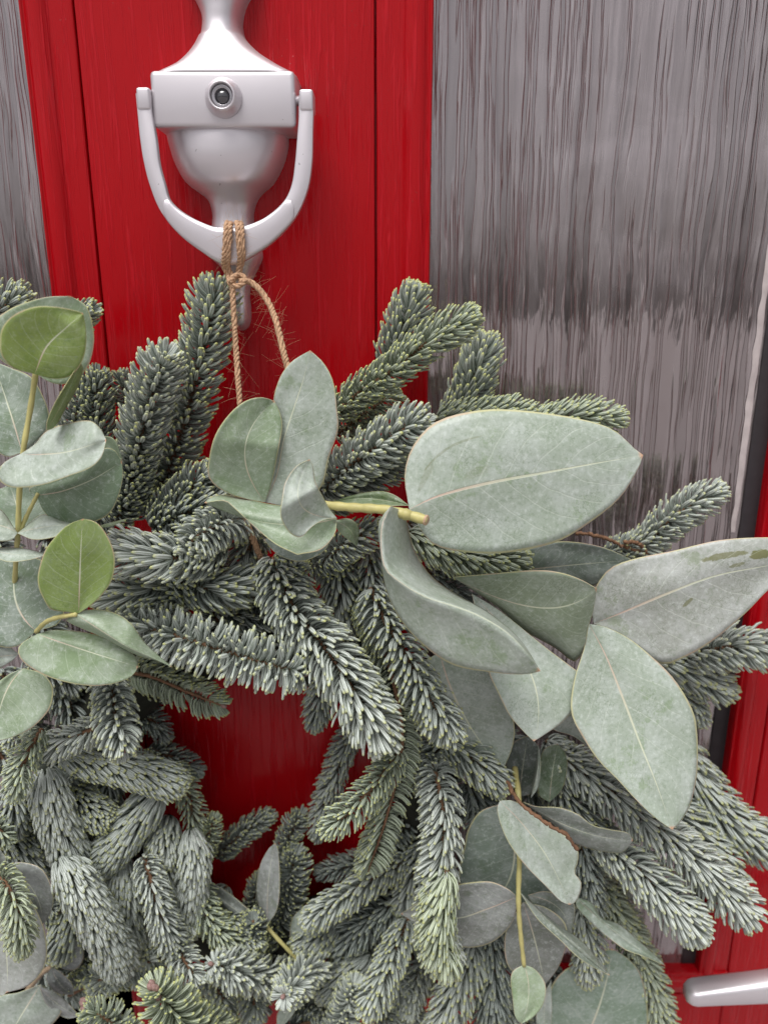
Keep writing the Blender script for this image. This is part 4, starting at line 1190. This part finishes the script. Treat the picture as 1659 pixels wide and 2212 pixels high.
leaf(sC, h((160, 940), (128, 908), (290, 850), (430, 745), (490, 742), (527, 795)), h((160, 940), (190, 1010), (270, 1080), (380, 1062), (460, 1030), (502, 970), (530, 870), (527, 795)), (78, 74, 72), h((160, 940), (270, 920), (400, 870), (527, 795)), (0.20, 0.275, 0.19), label="dark green leaf below the pale leaf")
leaf(sC, h((380, 760), (420, 700), (460, 684), (500, 705), (528, 785)), h((380, 760), (450, 790), (528, 785)), (64, 64, 64), None, MIDG)
leaf(sC, [(40, 1145), (-20, 1110), (-15, 1065), (20, 1050)], [(40, 1145), (98, 1122), (96, 1088), (62, 1052), (20, 1050)], (68, 62, 60), None, (0.22, 0.29, 0.21))
leaf(sC, [(38, 1152), (90, 1112), (130, 1125), (168, 1134)], [(38, 1152), (70, 1165), (105, 1163), (140, 1152), (168, 1134)], (82, 86, 84), None, PALE, dl=-14, dr=6)
leaf(sC, [(38, 1152), (0, 1100), (-40, 1110), (-70, 1150)], [(38, 1152), (20, 1168), (-30, 1166), (-70, 1150)], (82, 84, 84), None, PALE, dl=-10, dr=5)
leaf(sC, [(200, 1140), (235, 1130), (279, 1119)], [(200, 1140), (240, 1137), (279, 1119)], (80, 78, 76), None, (0.26, 0.33, 0.18), wave=0)
leaf(sC, [(-30, 1185), (30, 1183), (70, 1189), (104, 1198)], [(-30, 1185), (10, 1212), (60, 1210), (104, 1198)], (84, 86, 84), None, PALE, dl=-8, dr=5, wave=0)
leaf(sC, [(78, 1363), (40, 1395), (0, 1397), (-50, 1370), (-70, 1290), (-30, 1220), (40, 1203)], [(78, 1363), (128, 1345), (142, 1290), (115, 1235), (85, 1208), (40, 1203)], (76, 66, 60), None, (0.19, 0.245, 0.19), label="dark leaf behind the lower green leaf")
leaf(sC, h((340, 1450), (250, 1440), (215, 1430), (190, 1390), (168, 1340), (165, 1280), (190, 1190), (230, 1130), (290, 1070), (357, 1042)),
     h((340, 1450), (400, 1410), (450, 1360), (485, 1300), (496, 1220), (480, 1150), (440, 1080), (400, 1050), (357, 1042)), (92, 98, 98), h((340, 1450), (345, 1300), (350, 1170), (357, 1042)), (0.225, 0.315, 0.08), dl=-2, dr=2, label="fresh green round leaf at the left")
leaf(sC, h((333, 1457), (370, 1437), (450, 1437), (520, 1460), (570, 1500), (620, 1570), (670, 1620), (742, 1682)),
     h((333, 1457), (285, 1480), (370, 1522), (450, 1556), (520, 1594), (600, 1634), (690, 1657), (742, 1682)), (92, 96, 92), h((333, 1457), (400, 1500), (480, 1552), (560, 1600), (650, 1640), (742, 1682)), MIDG, dl=-8, dr=-8, dm=2, pw=1.1, label="folded leaf pointing down right towards the fir")
leaf(sC, h((160, 1540), (230, 1523), (330, 1528), (430, 1548), (520, 1588), (585, 1638), (596, 1682)),
     h((160, 1540), (100, 1575), (77, 1612), (100, 1660), (180, 1712), (280, 1747), (400, 1764), (500, 1752), (570, 1722), (596, 1682)), (84, 92, 90), h((160, 1540), (280, 1580), (430, 1630), (596, 1682)), MIDG, dl=-9, dr=5, label="broad leaf below the folded leaf")
leaf(sC, [(50, 1444), (15, 1460), (-30, 1500), (-50, 1560), (-10, 1602)], [(50, 1444), (88, 1454), (110, 1475), (115, 1500), (105, 1535), (70, 1572), (30, 1592), (-10, 1602)], (76, 82, 84), [(50, 1444), (20, 1480), (0, 1530), (-10, 1602)], MIDG, dr=3)
leaf(sC, [(40, 1413), (10, 1392), (-30, 1395), (-60, 1420)], [(40, 1413), (20, 1432), (-20, 1448), (-60, 1420)], (70, 74, 74), None, GREY)
# sprig D, lower left
sD = stem([(60, 2140, 50), (90, 2105, 54), (112, 2088, 56)], 6, M_STEMP, 5)
leaf(sD, [(-20, 1870), (-70, 1950), (-70, 2080), (-10, 2150), (15, 2145)], [(-20, 1870), (40, 1910), (85, 1980), (101, 2040), (96, 2090), (62, 2130), (15, 2145)], (84, 86, 88), None, (0.36, 0.375, 0.365), label="large grey leaf at the lower left edge")
leaf(sD, [(8, 1868), (30, 1930), (60, 1980), (93, 1998)], [(8, 1868), (50, 1864), (92, 1880), (114, 1930), (111, 1970), (93, 1998)], (74, 76, 76), None, PURP)
leaf(sD, [(0, 1835), (-20, 1860), (5, 1892)], [(0, 1835), (13, 1858), (5, 1892)], (88, 88, 88), None, PURP)
leaf(sD, [(112, 2090), (98, 2050), (108, 2022), (150, 2018)], [(112, 2090), (160, 2096), (180, 2072), (176, 2045), (150, 2018)], (56, 54, 52), None, (0.13, 0.14, 0.145))
leaf(sD, [(112, 2088), (100, 2115), (120, 2145), (160, 2150)], [(112, 2088), (135, 2105), (155, 2125), (160, 2150)], (57, 58, 56), None, (0.15, 0.16, 0.165))
leaf(sD, [(88, 2128), (40, 2145), (-10, 2160), (-20, 2230), (10, 2260)], [(88, 2128), (115, 2165), (132, 2190), (80, 2240), (10, 2260)], (62, 66, 66), None, GREY)
leaf(sD, [(86, 2132), (100, 2170), (140, 2200), (173, 2197)], [(86, 2132), (130, 2152), (173, 2197)], (64, 64, 62), None, PURP)
leaf(sD, [(140, 1668), (128, 1720), (145, 1775), (172, 1790)], [(140, 1668), (192, 1672), (217, 1706), (210, 1752), (172, 1790)], (40, 42, 40), None, (0.18, 0.19, 0.185), label="dark round leaf behind the scaly fir")
# sprig G, bottom centre
sG = stem([(572, 1998, 50), (610, 2040, 54), (660, 2092, 54)], 4.5, M_STEM, 4)
leaf(sG, [(578, 1997), (560, 1960), (554, 1920), (562, 1870), (580, 1835), (595, 1822)], [(578, 1997), (597, 1970), (604, 1930), (604, 1880), (601, 1840), (595, 1822)], (50, 50, 46), None, (0.27, 0.28, 0.285), dl=-4, dr=3, label="narrow grey leaf standing in the opening")
leaf(sG, [(574, 1998), (540, 1968), (500, 1934), (468, 1913), (441, 1904)], [(574, 1998), (545, 2016), (508, 1995), (474, 1955), (441, 1904)], (50, 46, 40), None, (0.17, 0.185, 0.175), dr=-3)
leaf(sG, [(668, 2092), (640, 2065), (627, 2030), (632, 1985), (662, 1955)], [(668, 2092), (695, 2065), (703, 2020), (698, 1985), (662, 1955)], (52, 48, 44), None, (0.23, 0.265, 0.235), dl=-4, dr=-4)
leaf(sG, [(660, 2092), (630, 2150), (600, 2190), (600, 2230)], [(660, 2092), (640, 2180), (600, 2230)], (52, 52, 52), None, GREY)
# sprig H, lower right
sH = stem([(1112, 1660, 52), (1120, 1720, 66), (1124, 1790, 70), (1122, 1865, 76), (1120, 1930, 80), (1122, 1990, 82), (1132, 2088, 84)], 6.5, M_STEM, 4.5)
leaf(sH, h4((500, 1250), (489, 1290), (510, 1370), (550, 1450), (620, 1540), (700, 1620), (760, 1682), (802, 1700)),
     h4((500, 1250), (560, 1250), (620, 1290), (700, 1350), (780, 1400), (836, 1460), (836, 1520), (822, 1560), (852, 1602), (846, 1650), (826, 1688), (802, 1700)), (78, 84, 84), h4((500, 1250), (590, 1340), (690, 1470), (760, 1600), (802, 1700)), PALE, dl=4, dr=-4, label="pale leaf with a notched edge, lower right")
leaf(sH, h4((600, 1255), (660, 1275), (760, 1280), (840, 1310), (900, 1355), (980, 1375), (1050, 1388), (1076, 1420)),
     h4((600, 1255), (680, 1310), (740, 1360), (800, 1420), (870, 1450), (950, 1470), (1030, 1472), (1076, 1420)), (66, 70, 70), None, (0.23, 0.255, 0.235), dl=4, dr=-6, label="wavy grey leaf right of the notched leaf")
leaf(sH, [(1095, 1735), (1040, 1752), (1012, 1790), (1003, 1830), (993, 1870), (992, 1910), (1010, 1932), (1060, 1948)], [(1095, 1735), (1140, 1780), (1190, 1850), (1220, 1910), (1160, 1950), (1060, 1948)], (62, 60, 58), None, (0.215, 0.27, 0.235))
leaf(sH, [(1117, 1938), (1095, 1920), (1060, 1906), (1020, 1907), (980, 1915), (915, 1945), (866, 1975)], [(1117, 1938), (1112, 1980), (1090, 2015), (1055, 2040), (1010, 2048), (975, 2035), (915, 2005), (866, 1975)], (78, 70, 62), [(1117, 1938), (1050, 1965), (980, 1985), (866, 1975)], (0.26, 0.275, 0.27), dl=4, label="grey leaf pointing left behind the hanging fir")
leaf(sH, [(1123, 1928), (1160, 1985), (1210, 2032), (1245, 2066), (1280, 2090), (1317, 2108)], [(1123, 1928), (1150, 1953), (1205, 1998), (1255, 2033), (1290, 2073), (1317, 2108)], (80, 84, 82), None, (0.24, 0.275, 0.24), dl=4, dr=-10)
leaf(sH, [(1140, 1935), (1160, 1965), (1200, 1992), (1232, 2022)], [(1140, 1935), (1180, 1927), (1232, 1945), (1242, 1970), (1232, 2022)], (68, 66, 64), None, (0.17, 0.20, 0.175))
leaf(sH, [(1243, 1938), (1247, 1962), (1280, 1997), (1315, 2027), (1350, 2052), (1390, 2067), (1437, 2087)], [(1243, 1938), (1280, 1953), (1300, 1983), (1340, 1999), (1380, 2033), (1415, 2064), (1437, 2087)], (64, 72, 72), None, (0.22, 0.27, 0.22), dl=3, dr=-6, label="narrow wavy leaf pointing at the door handle")
leaf(sH, [(1130, 1950), (1100, 1995), (1090, 2030), (1094, 2080), (1115, 2105), (1150, 2112), (1176, 2130)], [(1130, 1950), (1180, 1962), (1220, 1995), (1223, 2040), (1206, 2090), (1176, 2130)], (68, 66, 64), None, (0.215, 0.23, 0.215), dl=2, dr=2)
leaf(sH, [(1132, 2085), (1110, 2097), (1103, 2116), (1107, 2156), (1112, 2195), (1125, 2213)], [(1132, 2085), (1155, 2095), (1175, 2120), (1179, 2145), (1171, 2175), (1150, 2200), (1125, 2213)], (84, 88, 88), None, (0.33, 0.42, 0.28), label="small light green leaf at the bottom")
leaf(sH, [(1240, 2290), (1185, 2240), (1180, 2170), (1205, 2110), (1260, 2075), (1322, 2050)], [(1240, 2290), (1330, 2290), (1392, 2240), (1399, 2180), (1385, 2110), (1360, 2075), (1322, 2050)], (44, 52, 52), None, (0.25, 0.34, 0.27), label="large green leaf at the bottom right of the wreath")
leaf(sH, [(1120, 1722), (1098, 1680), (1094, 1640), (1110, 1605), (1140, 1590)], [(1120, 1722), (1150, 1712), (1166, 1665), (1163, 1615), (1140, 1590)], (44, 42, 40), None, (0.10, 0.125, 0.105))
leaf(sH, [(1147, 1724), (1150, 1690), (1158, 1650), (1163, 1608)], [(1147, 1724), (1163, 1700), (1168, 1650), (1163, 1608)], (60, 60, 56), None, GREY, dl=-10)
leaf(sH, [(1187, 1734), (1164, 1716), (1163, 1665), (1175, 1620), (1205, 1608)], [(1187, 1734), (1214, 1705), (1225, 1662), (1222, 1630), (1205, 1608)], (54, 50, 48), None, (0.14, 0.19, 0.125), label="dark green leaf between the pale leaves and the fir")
leaf(sH, [(1190, 2120), (1160, 2180), (1165, 2240), (1185, 2260)], [(1190, 2120), (1192, 2190), (1185, 2260)], (60, 60, 60), None, GREY)
# dry brown twigs
def dry(pts, parent=None):
    pts = deep(pts)
    P = catmull([tuple(at(x, y, d)) for x, y, d in pts], 40)
    P = P + rng.normal(0, 0.00035, P.shape)
    o = tube("dry_twig", P, 0.0011 * (0.7 + 0.5 * rng.random(40)), M_TWIG, wreath, 7)
    return o
dry([(1245, 1150, 34), (1300, 1160, 34), (1345, 1180, 32), (1402, 1196, 30)])
dry([(1350, 1172, 33), (1375, 1172, 33), (1395, 1190, 32)])
dry([(1095, 1690, 70), (1130, 1742, 84), (1180, 1778, 88), (1222, 1805, 88), (1247, 1835, 86)])
dry([(200, 1800, 40), (230, 1790, 42), (260, 1760, 42)])

scene.render.engine = 'CYCLES'

scene.cycles.max_bounces = 5
scene.cycles.diffuse_bounces = 3
scene.cycles.glossy_bounces = 2
scene.cycles.transmission_bounces = 1
